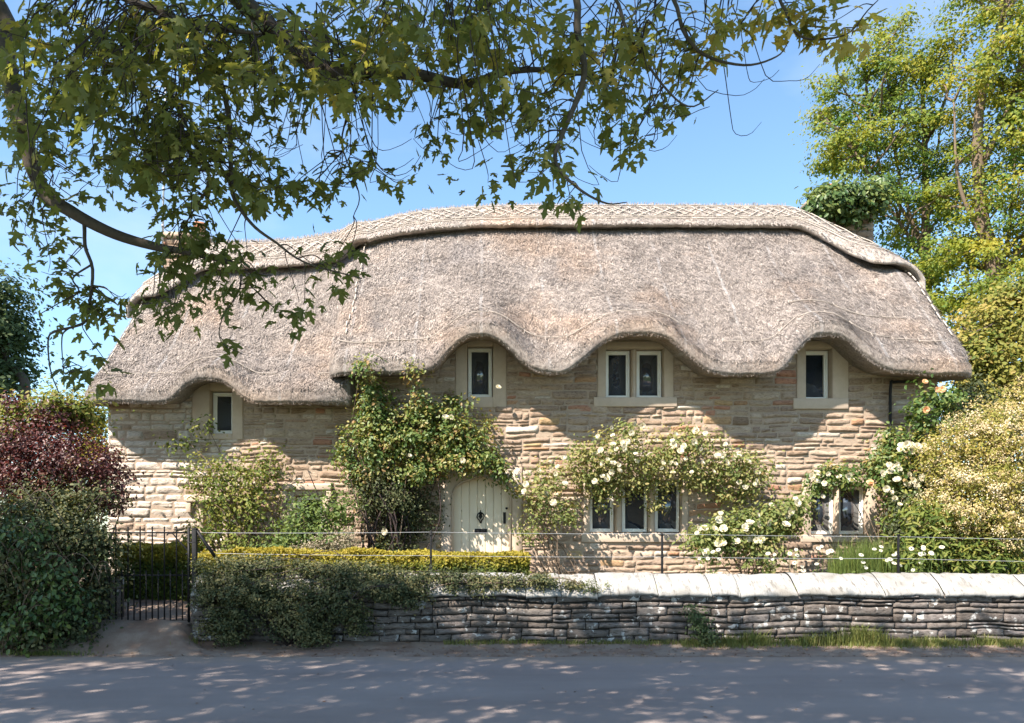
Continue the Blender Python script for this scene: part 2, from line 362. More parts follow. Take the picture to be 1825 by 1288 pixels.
def plant(name, label, cat, blobs, base, seed, nclump, per, cr, size, mat, tmpl=LEAF6, rb=.5, rv=.25, up=.6, droop=.4,
          stems=14, stem_r=.012, stem_mat='stem', group=None, zone=None, jit=.8, extra=None, flat=.8, smax=1e9):
    rng = np.random.default_rng(seed)
    root = thing(name, label, cat, base[0], group)
    cl, out = blob_clumps(rng, blobs, nclump)
    fm = MB(); foliage(fm, rng, cl, out, per, cr, size, tmpl, rb, rv, up, droop, jit, flat, zone)
    fm.build('foliage', MT[mat], root)
    if stems:
        sm = MB()
        ok = np.where(cl[:, 0] < smax)[0]
        for i in rng.choice(ok, min(stems, len(ok)), replace=False):
            b = base[rng.integers(len(base))]
            limb_to(sm, rng, np.asarray(b) + rng.normal(0, .03, 3) * [1, 1, 0], cl[i], stem_r * rng.uniform(.7, 1.5), stem_r * .35, .12, 9, 5)
        sm.build('stems', MT[stem_mat], root)
    if extra: extra(root, rng, cl, out)
    return root

def bloom_mesh(size, seed, layers=3):
    rng = np.random.default_rng(seed); mb = MB()
    for L in range(layers):
        k = 6; r = size * (1 - .27 * L); lift = .25 + .33 * L
        for q in range(k):
            a = (q + .5 * L) / k * 2 * math.pi + rng.normal(0, .15); ca, sa = math.cos(a), math.sin(a); w_ = .5 * r
            pts = []
            for t, ww, hh in ((.08, .25, 0), (.6, 1, .25), (1.0, .7, .30 + .5 * lift)):
                for sgn in (-1, 1):
                    x = t * r; y = sgn * ww * w_; z = hh * r * (.6 + lift) + rng.normal(0, .05) * r
                    pts.append((x * ca - y * sa, x * sa + y * ca, z))
            mb.add(pts, [[(0, 2, 3, 1), (2, 4, 5, 3)]], rng.random())
    return mb
_bl = {}
def blooms(root, rng, pts, size, mat='petal', name='rose_bloom'):
    """single blooms as copies sharing mesh data"""
    key = (round(size, 3), mat)
    if key not in _bl:
        _bl[key] = []
        for s in range(3):
            o = bloom_mesh(size, s + 5).build(name, MT[mat]); _bl[key].append(o.data); bpy.data.objects.remove(o)
    for p in pts:
        o = bpy.data.objects.new(name, _bl[key][rng.integers(3)]); C.objects.link(o); o.parent = root
        o.location = Vector([float(a) for a in p]) - root.location
        d = Vector((float(rng.normal(-.15, .5)), -1.0, float(rng.normal(.55, .5))))
        o.rotation_euler = d.to_track_quat('Z', 'Y').to_euler(); k = float(rng.uniform(.7, 1.25)); o.scale = (k, k, k)

# ------------------------------------------------------------------ ground, road, verge, path, garden
def plane(name, x0, x1, y0, y1, z, mat, nx=2, ny=2, zf=None):
    mb = MB(); X, Y = np.meshgrid(np.linspace(x0, x1, nx), np.linspace(y0, y1, ny), indexing='ij')
    Zv = np.full(X.shape, float(z)) if zf is None else zf(X, Y)
    mb.add(np.stack([X, Y, Zv], -1), [grid_faces(nx, ny)]); return struct(mb.build(name, mat, smooth=True))

plane('ground', -400, 400, -200, 900, -0.03, MT['field'])
plane('road', -70, 70, 3.2, 9.85, 0.004, MT['asphalt'], 141, 15, lambda X, Y: .004 + .02 * np.exp(-((Y - 6.2) / 2.5) ** 2) - .006)
def verge_z(X, Y):
    edge = .02 * sstep(9.5, 10.3, Y + .25 * fbm(np.stack([X * .8, Y * 0, Y * 0], -1), 3, 4)); return -.012 + edge + .012 * fbm(np.stack([X * 2, Y * 2, Y * 0], -1), 3) * sstep(9.6, 10, Y) + .05 * sstep(10.4, 10.9, Y)
plane('verge', -40, 40, 9.3, 11.3, 0, MT['dirt'], 400, 40, verge_z)
def path_c(Y): return -4.72 - .25 * np.clip(Y - 11, 0, 3)
def path_z(Y): return -.05 + .38 * sstep(9.75, 11.0, Y) + .27 * sstep(11.3, 14, Y)
def garden_z(X, Y):
    g = .60 * sstep(10.95, 11.15, Y) + .035 * fbm(np.stack([X * 1.2, Y * 1.2, Y * 0], -1), 3, 2)
    k = sstep(.95, .75, np.abs(X - path_c(Y))) * sstep(14.2, 13.6, Y)
    lowl = sstep(-5.5, -5.9, X) * .25
    return g * (1 - k) - lowl * sstep(10.9, 11.3, Y) * (1 - sstep(12, 13, Y)) + k * (path_z(Y) - .05)
plane('garden_soil', -16, 16, 10.9, 21.5, 0, MT['soil'], 260, 90, garden_z)
plane('lawn', -80, 80, 21.4, 120, .58, MT['field'])
_mb = MB(); _ys = np.linspace(9.7, 14.0, 60); _us = np.linspace(-1.3, 1.3, 22)
_V = [(path_c(y) + u * (.80 + .55 * max(0, 10.7 - y)), y, (path_z(y) + .03 * (vnoise(np.array([u * 5, y * 4, 0])) - .5)) * (1 - float(sstep(.75, 1.25, abs(u) + .15 * (vnoise(np.array([u * 2, y * 3, 5])) - .5))) * (1 if y < 11 else .3)) - .02 * (abs(u) > 1.25)) for y in _ys for u in _us]
_mb.add(_V, [grid_faces(60, 22, True)]); struct(_mb.build('path', MT['dirt'], smooth=True))

# ------------------------------------------------------------------ stone walls
def stone_rows(mb, rng, x0, x1, z0, z1, yf, openings, hr=(.10, .20), wr=(.22, .55), gap=.012, relief=.025, deep=.09, seg=(.6, 1.7), tone=None):
    z = z0
    while z < z1 - .03:
        H = min(rng.uniform(hr[0] * 1.6, hr[1] * 2.1), z1 - z)
        if z1 - (z + H) < hr[0]: H = z1 - z
        x = x0
        while x < x1 - .02:
            W = rng.uniform(*seg)
            if x1 - (x + W) < seg[0] * .6: W = x1 - x
            hs = []
            while sum(hs) < H - hr[0] * .5: hs.append(rng.uniform(*hr))
            hs = np.array(hs if hs else [H]) * H / max(1e-6, sum(hs) if hs else H); zz = z
            for h in hs:
                free = [(x, x + W)]
                for (a, b, c, d) in openings:
                    if min(zz + h, d) - max(zz, c) > h * .35:
                        nf = []
                        for (p, q) in free:
                            if b <= p or a >= q: nf.append((p, q)); continue
                            if a > p: nf.append((p, a))
                            if b < q: nf.append((b, q))
                        free = nf
                for (p, q) in free:
                    u = p
                    while u < q - .02:
                        ww = rng.uniform(*wr) * (.7 + .6 * h / hr[1])
                        if q - (u + ww) < wr[0] * .7: ww = q - u
                        one_stone(mb, rng, u, ww, zz, h, yf, gap, relief, deep, tone); u += ww
                zz += h
            x += W
        z += H
def one_stone(mb, rng, x, ww, z, h, yf, gap, relief, deep, tone=None):
    nx = max(4, int(ww / .035) + 2); nz = max(4, int(h / .03) + 2)
    u = np.concatenate([[0], np.linspace(0, 1, nx), [1]]); v = np.concatenate([[0], np.linspace(0, 1, nz), [1]])
    U, Vv = np.meshgrid(u, v, indexing='ij'); g = gap / 2
    jx = rng.normal(0, min(gap * .6, h * .06), 4)
    Xs = x + g + U * (ww - 2 * g); Zs = z + g + Vv * (h - 2 * g) + (Vv - .5) * 0
    Zs = Zs + (1 - U) * (1 - Vv) * jx[0] + U * Vv * jx[1] + U * (1 - Vv) * jx[2]
    sd = int(rng.integers(1 << 20)); q = np.stack([Xs * 9 + sd, Zs * 16, U * 0 + sd], -1)
    nz_ = fbm(q, 3, sd & 63) + .5 * fbm(q * [.7, 2.2, 1], 2, 17); e = np.minimum(np.minimum(U, 1 - U) * ww, np.minimum(Vv, 1 - Vv) * h)
    lg = fbm(np.stack([Xs * 2.6 + sd, Zs * 15, U * 0 + sd], -1), 3, 23) * 2.6; lg = np.floor(lg) + sstep(.35, .65, lg - np.floor(lg)); nz_ = nz_ * .55 + lg * .55
    rd = np.clip(e / .016, 0, 1); rd = np.sqrt(1 - (1 - rd) ** 2)
    prot = rng.uniform(.25, 1) * relief
    Ys = yf - prot * rd - nz_ * relief * .85 * rd + (1 - rd) * .012
    Xs = Xs + (1 - rd) * fbm(q * 1.7 + 9, 2) * gap * .8; Zs = Zs + (1 - rd) * fbm(q * 1.7 + 31, 2) * gap * .8
    b = (np.arange(len(u))[:, None] % (len(u) - 1) == 0) | (np.arange(len(v))[None] % (len(v) - 1) == 0)
    Ys = np.where(b, yf + deep, Ys)
    wq = np.stack([Xs * .9, Zs * 1.2, Xs * 0], -1); Zs = Zs + .035 * fbm(wq, 2, 91) * np.clip((Zs - z + .3) * 3, 0, 1); Zs = Zs + .015 * fbm(wq * 3.2 + 20, 2, 93); Xs = Xs + .018 * fbm(wq * 3.0 + 50, 2, 92)
    mb.add(np.stack([Xs, Ys, Zs], -1), [grid_faces(len(u), len(v))], tone(rng, x, z) if tone else float(rng.random()))

def panel(mb, x0, x1, z0, z1, y, openings, back=None):
    xs = sorted({x0, x1} | {t for o in openings for t in o[:2] if x0 < t < x1}); zs = sorted({z0, z1} | {t for o in openings for t in o[2:] if z0 < t < z1})
    for a, b in zip(xs, xs[1:]):
        for c, d in zip(zs, zs[1:]):
            xm, zm = (a + b) / 2, (c + d) / 2
            if any(o[0] < xm < o[1] and o[2] < zm < o[3] for o in openings): continue
            mb.add([(a, y, c), (b, y, c), (b, y, d), (a, y, d)], [[(0, 1, 2, 3)]])

WY = 14.2
def rect(px0, px1, py0, py1): return (X_(px0, WY), X_(px1, WY), Z_(py1, WY), Z_(py0, WY))
cottage = thing('thatched_cottage', 'long stone cottage under a wavy thatched roof with cream arched door', 'cottage', (0.7, 17, .6))
OPEN = [rect(343, 433, 676, 783), rect(812, 902, 606, 726), rect(1065, 1200, 608, 724), rect(1420, 1511, 608, 729), rect(1040, 1226, 846, 966),
        rect(1430, 1562, 856, 966), rect(352, 408, 884, 975), rect(512, 586, 872, 975), rect(786, 930, 835, 1062)]
XL, XM, XR = -6.68, -2.28, 8.12
def _top(x): return 4.30 if x < XM else 4.98
rng = np.random.default_rng(11)
def limewash(rng, x, z):        # paler, lime-washed stones towards the left corner
    k = float(sstep(-3.9, -5.2, x + .8 * (vnoise(np.array([x * 1.3, z * 1.3, 0])) - .5))); r = rng.random()
    return .40 + .05 * r if rng.random() < k * .92 else r
wm = MB(); stone_rows(wm, rng, XL, XM, .45, 4.30, WY, OPEN, (.05, .17), (.12, .48), .009, .024, tone=limewash); stone_rows(wm, rng, XM, XR, .45, 4.98, WY, OPEN, (.06, .18), (.13, .58), .008, .024)
# quoins carry round the left and right corners
front = wm.build('front_wall', MT['stone'], cottage, smooth=True)
pm = MB(); panel(pm, XL + .02, XR - .02, .4, 4.28, WY + .005, OPEN); panel(pm, XM, XR - .02, 4.28, 4.95, WY + .005, OPEN)
pm.build('mortar', MT['mortar'], front)
sm = MB()
for xx, sgn in ((XL, 1), (XR, -1)):
    mb2 = MB(); stone_rows(mb2, rng, 14.2, 20.0, .45, 4.3, 0, [], (.12, .22), (.25, .6))
    for Vv in mb2.v:
        yy = Vv[:, 0].copy(); dd = Vv[:, 1].copy(); Vv[:, 1] = yy; Vv[:, 0] = xx + sgn * dd
    off = sm.n; sm.v += mb2.v; sm.l += [l + off for l in mb2.l]; sm.z += mb2.z; sm.r += mb2.r; sm.n += mb2.n
    sm.add([(xx + sgn * .02, 14.3, .4), (xx + sgn * .02, 20, .4), (xx + sgn * .02, 20, 4.3), (xx + sgn * .02, 17, 6.4 if sgn > 0 else 6.5), (xx + sgn * .02, 14.3, 4.3)], [[(0, 1, 2, 3, 4)]], .4)
sm.add([(XL, 20, .4), (XR, 20, .4), (XR, 20, 4.4), (XL, 20, 4.4)], [[(0, 1, 2, 3)]], .4)
sm.build('side_wall', MT['stone'], cottage, smooth=True)

# ------------------------------------------------------------------ windows and door
def window(surr, frames, sill=None, label=None, depth=.15, proud=.018, hood=None, mat='dressed'):
    x0, x1, z0, z1 = rect(*surr); mb = MB(); y0, y1 = WY - proud, WY + .30
    fr = [rect(*f) for f in frames]
    ft = max(f[3] for f in fr); fb = min(f[2] for f in fr)
    box(mb, x0, fr[0][0] - .012, y0, y1, z0, z1)
    box(mb, fr[-1][1] + .012, x1, y0, y1, z0, z1)
    box(mb, fr[0][0] - .012, fr[-1][1] + .012, y0 - .001, y1, ft + .012, z1)
    box(mb, fr[0][0] - .012, fr[-1][1] + .012, y0 - .001, y1, z0, fb - .012)
    for a, b in zip(fr, fr[1:]):
        xm0, xm1 = a[1] + .012, b[0] - .012; ym = y0 + .035
        mb.add([(xm0, y1, fb), (xm0, ym + .05, fb), (xm0 + .03, ym, fb), (xm1 - .03, ym, fb), (xm1, ym + .05, fb), (xm1, y1, fb),
                (xm0, y1, ft), (xm0, ym + .05, ft), (xm0 + .03, ym, ft), (xm1 - .03, ym, ft), (xm1, ym + .05, ft), (xm1, y1, ft)],
               [[(i, i + 1, i + 7, i + 6) for i in range(5)]])
    wn = mb.build('window', MT[mat], cottage, bevel=.012)
    if label: wn['label'] = label
    for (a, b, c, d) in fr:
        fmb = MB(); yf = WY + depth; t = .042
        for k, (tt, yy) in enumerate(((0, yf), (.030, yf + .022))):
            A, B, Cc, D = a + tt, b - tt, c + tt, d - tt; w2 = .032
            box(fmb, A, A + w2, yy, yy + .06, Cc, D); box(fmb, B - w2, B, yy, yy + .06, Cc, D)
            box(fmb, A + w2, B - w2, yy + .001, yy + .06, Cc, Cc + w2); box(fmb, A + w2, B - w2, yy + .001, yy + .06, D - w2, D)
        fmb.build('frame', MT['white'], wn, bevel=.004)
        gm = MB(); tl = np.random.default_rng(int(abs(a) * 1000)).normal(0, .04, 2); e = .055
        gm.add([(a + e, yf + .05 + tl[0] * .5, c + e), (b - e, yf + .05 - tl[0] * .5, c + e), (b - e, yf + .05 - tl[0] * .5 + tl[1], d - e), (a + e, yf + .05 + tl[0] * .5 + tl[1], d - e),
                (a + e, yf + .075, c + e), (b - e, yf + .075, c + e), (b - e, yf + .085, d - e), (a + e, yf + .085, d - e)],
               [[(0, 1, 2, 3), (7, 6, 5, 4), (0, 4, 5, 1), (3, 2, 6, 7), (0, 3, 7, 4), (1, 5, 6, 2)]])
        gm.build('pane', MT['glass'], wn)
    if sill:
        smb = MB(); a, b, c, d = rect(*sill); box(smb, a, b, WY - proud - .02, WY + .14, c, d); smb.build('sill', MT[mat], wn, bevel=.01)
    if hood:
        hm = MB(); a, b, c, d = rect(*hood)
        hm.add([(a, WY + .02, c), (a, WY - .10, c + .03), (a, WY - .10, d - .03), (a, WY + .02, d + .01), (b, WY + .02, c), (b, WY - .10, c + .03), (b, WY - .10, d - .03), (b, WY + .02, d + .01)],
               [[(0, 4, 5, 1), (1, 5, 6, 2), (2, 6, 7, 3), (0, 1, 2, 3), (7, 6, 5, 4)]])
        for e0 in (a, b - .09): box(hm, e0 + .002, e0 + .088, WY - .085, WY + .02, c - .16, c + .01)
        hm.build('hood_mould', MT[mat], wn, bevel=.008)
    return wn
window((343, 433, 676, 783), [(375, 413, 697, 771)], None, 'narrow single casement under the low left wing arch')
window((812, 902, 606, 726), [(834, 877, 617, 706)], None, 'narrow casement half hidden by climbing rose')
window((1065, 1200, 608, 712), [(1081, 1125, 622, 708), (1137, 1182, 622, 708)], (1058, 1206, 708, 725), 'double casement with stone mullion under the middle arch')
window((1420, 1511, 608, 713), [(1437, 1482, 622, 711)], (1413, 1511, 710, 729), 'single casement under the right hand arch')
window((1040, 1226, 846, 954), [(1052, 1096, 857, 948), (1111, 1156, 857, 948), (1170, 1214, 857, 948)], (1036, 1230, 951, 966), 'three light casement below the white climbing rose')
window((1430, 1562, 856, 956), [(1446, 1491, 866, 952), (1500, 1546, 866, 952)], (1426, 1566, 953, 966))
window((352, 408, 884, 975), [(364, 396, 893, 966)], None, None, hood=(334, 412, 884, 897))
window((512, 586, 874, 975), [(526, 574, 884, 966)], None, None, hood=(504, 592, 861, 876))

def arch(px):
    return np.interp(px, [806, 808, 811, 817, 827, 841, 858, 875, 889, 899, 905, 908, 910], [886, 876, 869, 863, 858, 853, 847, 853, 858, 863, 869, 876, 886])
dm = MB(); edges = np.linspace(807, 909, 8)
for i in range(7):
    a, b = edges[i] + .25, edges[i + 1] - .25
    xs = np.linspace(a, b, 6); top = [(X_(x, WY), Z_(arch(x) + 1, WY)) for x in xs]; zb = .56; y0 = WY + .10; y1 = WY + .16
    poly = [(X_(a, WY), zb)] + [(X_(b, WY), zb)] + top[::-1]; n = len(poly)
    V = [(x, y0, z) for x, z in poly] + [(x, y1, z) for x, z in poly]
    dm.add(V, [tuple(range(n)), tuple(range(2 * n - 1, n - 1, -1)), [(k, k + n, (k + 1) % n + n, (k + 1) % n) for k in range(n)]], .5)
box(dm, X_(807, WY), X_(909, WY), WY + .125, WY + .17, .56, Z_(880, WY))
door = dm.build('door', MT['door'], cottage, bevel=.006); door['label'] = 'cream plank door with pointed arch top'
km = MB(); kx, kz = X_(856.5, WY), Z_(919, WY)
lathe(km, [(0, 0), (.025, 0), (.03, .012), (.012, .03)], (0, 0, 0), 12)
V_ = km.v[-1]; km.v[-1] = np.stack([V_[:, 0] + kx, WY + .10 - V_[:, 2], V_[:, 1] + kz + .045], -1)
th = np.linspace(0, 2 * math.pi, 24)
heart = [(kx + .062 * (abs(math.sin(t)) ** 1.2) * math.copysign(1, math.sin(t)), WY + .075, kz - .01 + .07 * math.cos(t) - (.05 if abs(t - math.pi) < .35 else 0)) for t in th]
tube(km, heart, .011, .011, 6, cap=False); tube(km, [(kx, WY + .09, kz + .10), (kx, WY + .085, kz + .05), (kx, WY + .08, kz)], .008, .014, 6)
km.add([(kx - .04, WY + .097, kz - .01), (kx, WY + .092, kz - .07), (kx + .04, WY + .097, kz - .01), (kx, WY + .088, kz + .05)], [[(0, 1, 2, 3)]])
km.build('knocker', MT['iron'], door)
lb = MB(); a, b, c, d = rect(846, 868, 942, 950); box(lb, a, b, WY + .08, WY + .10, c, d); box(lb, a + .03, b - .03, WY + .072, WY + .082, c + .018, d - .018); lb.build('letterbox', MT['iron'], door, bevel=.006)
lk = MB(); a, b, c, d = rect(897, 902, 912.5, 933); box(lk, a, b, WY + .085, WY + .10, c, d); lk.build('lock_plate', MT['iron'], door, bevel=.004)
for py, r_ in ((905.5, .022), (950, .016)):
    nb_ = MB(); lathe(nb_, [(0, 0), (r_, .004), (r_, .02), (r_ * .6, .03)], (0, 0, 0), 12); V_ = nb_.v[-1]
    nb_.v[-1] = np.stack([V_[:, 0] + X_(903, WY), WY + .10 - (.03 - V_[:, 2]), V_[:, 1] + Z_(py, WY)], -1); nb_.build('door_knob', MT['iron'], door)
# arched stone surround
ds = MB(); x0, x1, z0, z1 = rect(786, 930, 833, 1062); xs = np.linspace(806.5, 909.5, 40)
inn = [(X_(806, WY), .5)] + [(X_(x, WY), Z_(arch(x), WY)) for x in xs] + [(X_(910, WY), .5)]
out_ = [(x0, .5)] + [(x0 + (x1 - x0) * i / 39, z1) for i in range(40)] + [(x1, .5)]
out_[1] = (x0, z1); n = len(inn)
for yy, lst in ((WY - .02, None),):
    V = [(x, WY - .02, z) for x, z in inn] + [(x, WY - .02, z) for x, z in out_] + [(x, WY + .2, z) for x, z in inn] + [(x, WY + .2, z) for x, z in out_]
    ds.add(V, [[(i, i + 1, n + i + 1, n + i) for i in range(n - 1)], [(2 * n + i, 2 * n + i + 1, i + 1, i) for i in range(n - 1)], [(n + i, n + i + 1, 3 * n + i + 1, 3 * n + i) for i in range(n - 1)]], .5)
ring = [(X_(806, WY), .5)] + [(X_(x, WY), Z_(arch(x), WY)) for x in xs] + [(X_(910, WY), .5)]
tube(ds, [(x, WY - .025, z) for x, z in ring], .018, .018, 6)
ds.build('door_surround', MT['dressed'], cottage)
dp = MB(); pth = [(X_(1630, WY), WY - .09, Z_(682, WY)), (X_(1590, WY), WY - .09, Z_(682, WY)), (X_(1583, WY), WY - .09, Z_(688, WY)), (X_(1582, WY), WY - .09, Z_(760, WY)), (X_(1582, WY), WY - .09, .6)]
tube(dp, resample(pth, 30), .026, .026, 8); dp.build('drainpipe', MT['iron'], cottage, smooth=True)

# ------------------------------------------------------------------ thatch
YR = 17.0
_rx = np.array([-7.2, -6.0, -4.6, -3.9, -3.3, -2.63, -2.0, -1.32, -.5, .6, 3, 6.5, 9]); _rz = np.array([7.66, 7.68, 7.69, 7.74, 7.83, 8.00, 8.18, 8.33, 8.41, 8.45, 8.46, 8.44, 8.44])
def ridge_z(X): return np.interp(X, _rx, _rz) * .4 + .3 * np.interp(X - .25, _rx, _rz) + .3 * np.interp(X + .25, _rx, _rz) - .13
def smin(a, b, k):
    h = np.clip(.5 + .5 * (b - a) / k, 0, 1); return b * (1 - h) + a * h - k * h * (1 - h)
class Roof:
    def __init__(s, ye, zb, pts, xl, xr, hip_l=None, hip_r=None, rl=.3, rr=.3, belly=.05):
        s.belly = belly; s.ye, s.zb, s.xl, s.xr, s.hl, s.hr, s.rl, s.rr = ye, zb, xl, xr, hip_l, hip_r, rl, rr
        pts = np.array(pts, float); d = np.linspace(pts[0, 0], pts[-1, 0], 900); z = np.interp(d, pts[:, 0], pts[:, 1])
        k = np.hanning(33); k /= k.sum(); z = np.convolve(np.pad(z, 16, 'edge'), k, 'valid')
        s.ex = (d - VX) * ye / F; s.ez = EYE + (HY - z) * ye / F
    def Ze(s, X): return np.interp(X, s.ex, s.ez)
    def Ye(s, X):
        o = 0
        for dx, r in ((X - s.xl, .5), (s.xr - X, .55)):
            t = np.clip(1 - dx / r, 0, 1); o = o + .38 * (1 - np.sqrt(np.maximum(0, 1 - t * t)))
        return s.ye + o
    def Z(s, X, Y):
        d = Y - s.Ye(X); lift = s.Ze(X) - s.zb; g = np.clip(1 - d / 2.3, 0, 1) ** 1.7; D = YR - s.ye
        zr = ridge_z(X); sl = (zr - s.zb - .2) / D
        fr = s.zb + .2 + sl * (Y - s.ye) + lift * g - s.belly * np.sin(np.clip((Y - s.ye) / D, 0, 1) * math.pi)
        bk = s.zb + .2 + sl * (2 * YR - Y - s.ye)
        z = smin(fr, bk, .5) + .03
        if s.hr is not None: z = smin(z, s.hr[0] + s.hr[1] * (s.xr - X), .5)
        if s.hl is not None: z = smin(z, s.hl[0] + s.hl[1] * (X - s.xl), .5)
        for dx, r in ((X - s.xl, s.rl), (s.xr - X, s.rr)):
            t = np.clip(1 - dx / r, 0, 1); z = z - .24 * (1 - np.sqrt(np.maximum(0, 1 - t * t)))
        return z
    def top(s, X, d):
        Y = s.Ye(X) + d; return np.stack([X, Y, s.Z(X, Y)], -1)
    def nrm(s, X, d):
        e = .02; a = s.top(X + e, d) - s.top(X - e, d); b = s.top(X, d + e) - s.top(X, d - e); return norm(np.cross(a, b))
    def mesh(s, name, seed, skl=.45, skr=.45, nblade=30000):
        rng = np.random.default_rng(seed); mb = MB()
        nx = int((s.xr - s.xl) / .03); X = np.linspace(s.xl, s.xr, nx)
        dF = np.concatenate([[.05], np.arange(.09, YR - s.ye + .5, .035)]); dB = np.linspace(YR - s.ye + .55, 2 * (YR - s.ye), 24)
        dd = np.concatenate([dF, dB]); XX, DD = np.meshgrid(X, dd, indexing='ij')
        T = s.top(XX, DD); N = s.nrm(XX, DD)
        amp = .045 * fbm(T * [1.1, .9, .9], 3, seed) + .022 * fbm(T * [7, 5, 5], 3, seed + 7)
        T = T + N * amp[..., None]
        ze = s.Ze(X); ye = s.Ye(X); wv = .02 * fbm(np.stack([X * 3, X * 0, X * 0], -1), 3, seed)
        pre = []
        for dy, dz in ((.95, .10), (.45, .05), (.10, -.005), (.02, 0.0), (-.035, .012), (-.052, .05), (-.046, .12), (-.01, .205)):
            zz = ze + dz + (wv if dy < .2 else 0); yy = ye + dy
            if dz > .02 and dy < .05: yy = yy + .015 * fbm(np.stack([X * 9, X * 0 + dz * 30, X * 0], -1), 2, seed)
            pre.append(np.stack([X, yy, zz], -1))
        pre = np.stack(pre, 1); A = np.concatenate([pre, T], 1); ny = A.shape[1]
        mb.add(A.reshape(-1, 3), [grid_faces(nx, ny)], np.clip(.35 + .3 * fbm(A.reshape(-1, 3) * [2, 1, 1], 3, seed + 3), 0, 1))
        for col, sk, sg in ((A[0], skl, 1), (A[-1], skr, -1)):     # verge faces
            lo = col.copy(); k = len(pre[0]); lo[:, 2] = np.where(np.arange(ny) < k, col[:, 2], col[:, 2] - sk); lo[:k, 2] = col[:k, 2]
            lo[k:, 2] = np.maximum(lo[k:, 2], s.Ze(col[0, 0]) - .0)
            inn = lo + np.array([sg * .9, 0, .08]); V = np.concatenate([col, lo, inn])
            q = np.arange(ny - 1); f = np.concatenate([np.stack([q, q + ny, q + ny + 1, q + 1], -1), np.stack([q + ny, q + 2 * ny, q + 2 * ny + 1, q + ny + 1], -1)])
            mb.add(V, [f if sg < 0 else f[:, ::-1]], .4)
        # loose straws
        Xb = rng.uniform(s.xl + .03, s.xr - .03, nblade); db = .02 + (YR - s.ye - .3) * rng.random(nblade)
        p0 = s.top(Xb, db); nn = s.nrm(Xb, db); p0 = p0 + nn * (.045 * fbm(p0 * [1.1, .9, .9], 3, seed) + .022 * fbm(p0 * [7, 5, 5], 3, seed + 7))[:, None]
        dn = norm(s.top(Xb, db - .05) - s.top(Xb, db)); sx = norm(np.cross(dn, nn))
        an = rng.normal(0, .5, nblade); dr = dn * np.cos(an)[:, None] + sx * np.sin(an)[:, None]; dr = norm(dr + nn * rng.uniform(.01, .22, nblade)[:, None])
        sd = norm(np.cross(dr, nn)); L = rng.uniform(.05, .15, nblade)
        tv = np.array([(-.036, 0, 0), (.036, 0, 0), (.028, 1, 0), (-.028, 1, 0)])
        mb.inst(tv, [(0, 1, 2, 3)], p0 + nn * .004, sd, dr, np.cross(sd, dr), L, rng.random(nblade) ** 1.2)
        # fringe at the eave
        nl = int((s.xr - s.xl) * 1500); Xl = rng.uniform(s.xl + .02, s.xr - .02, nl); h = rng.random(nl)
        pl = np.stack([Xl, s.Ye(Xl) - .045 * np.sin(h * 3.0) - .004, s.Ze(Xl) + .01 + .235 * h], -1); dl = norm(np.stack([rng.normal(0, .7, nl), -.02 - .16 * rng.random(nl) + .3 * (h > .75), -np.ones(nl)], -1)); sl_ = norm(np.cross(dl, np.array([0, -1, .2])))
        mb.inst(tv, [(0, 1, 2, 3)], pl, sl_, dl, np.cross(sl_, dl), rng.uniform(.025, .065, nl), rng.random(nl) ** 1.2)
        nf = int((s.xr - s.xl) * 520); Xf = rng.uniform(s.xl + .02, s.xr - .02, nf)
        h = rng.random(nf); p = np.stack([Xf, s.Ye(Xf) - .03 + .05 * np.abs(h - .5), s.Ze(Xf) + .005 + .2 * h], -1)
        dr = norm(np.stack([rng.normal(0, .45, nf), rng.uniform(-.7, .0, nf), -.4 - rng.random(nf)], -1)); sd = norm(np.cross(dr, np.array([0, -1, .3])))
        mb.inst(tv, [(0, 1, 2, 3)], p, sd, dr, np.cross(sd, dr), rng.uniform(.02, .05, nf), rng.random(nf) ** 1.3)
        return mb.build(name, MT['thatch'], cottage, smooth=True)

main = Roof(13.5, 4.215, [(560, 667), (640, 665), (755, 664), (775, 657), (800, 625), (825, 603), (845, 597), (875, 597), (900, 611), (935, 648), (958, 662), (1000, 666), (1018, 658), (1050, 632), (1080, 607), (1105, 597), (1165, 595), (1195, 604), (1225, 632), (1262, 662), (1290, 668), (1380, 667), (1400, 655), (1422, 622), (1445, 600), (1475, 595), (1508, 602), (1530, 625), (1560, 650), (1590, 662), (1650, 667), (1800, 667)], -2.66, 8.43, None, (6.50, 1.0), .24, .32, .02)
wing = Roof(13.6, 3.735, [(140, 716), (296, 717), (308, 711), (330, 688), (348, 679), (372, 675), (395, 679), (415, 691), (434, 708), (450, 717), (480, 718), (700, 718)], -6.92, XM + .02, (6.25, 1.2), None, .32, .06, .26)
main.mesh('thatch', 3, .5, .42, 85000); wing.mesh('thatch', 4, .42, .8, 36000)

def both_z(X, Y):
    a = main.Z(np.maximum(X, main.xl + .36), Y); b = wing.Z(np.minimum(X, wing.xr - .1), Y); k = sstep(-3.0, -2.5, X); return a * k + b * (1 - k)
def cap_front(X):
    base = .60 + .95 * sstep(6.35, 7.6, X) * 1.0 + .62 * sstep(-5.6, -6.6, X) + .02 * fbm(np.stack([X * 5, X * 0, X * 0], -1), 2)
    return base
def cap_pt(X, e, lift):
    """e: distance in plan from the ridge towards the front (negative is behind)"""
    Y = YR - e; return np.stack([X, Y, both_z(X, Y)], -1) + cap_n(X, e) * np.asarray(lift)[..., None]
def cap_n(X, e):
    d = .03; g = lambda a, b: np.stack([a, YR - b, both_z(a, YR - b)], -1)
    return norm(np.cross(g(X + d, e) - g(X - d, e), g(X, e - d) - g(X, e + d)))
nx = 520; X = np.linspace(-6.88, 8.39, nx); us = np.concatenate([[.80, .86, .97, 1.015, 1.0, .985], np.linspace(.95, -1, 44)]); lf = np.concatenate([[-.04, .05, .10, .15, .195, .20], np.full(44, .20)])
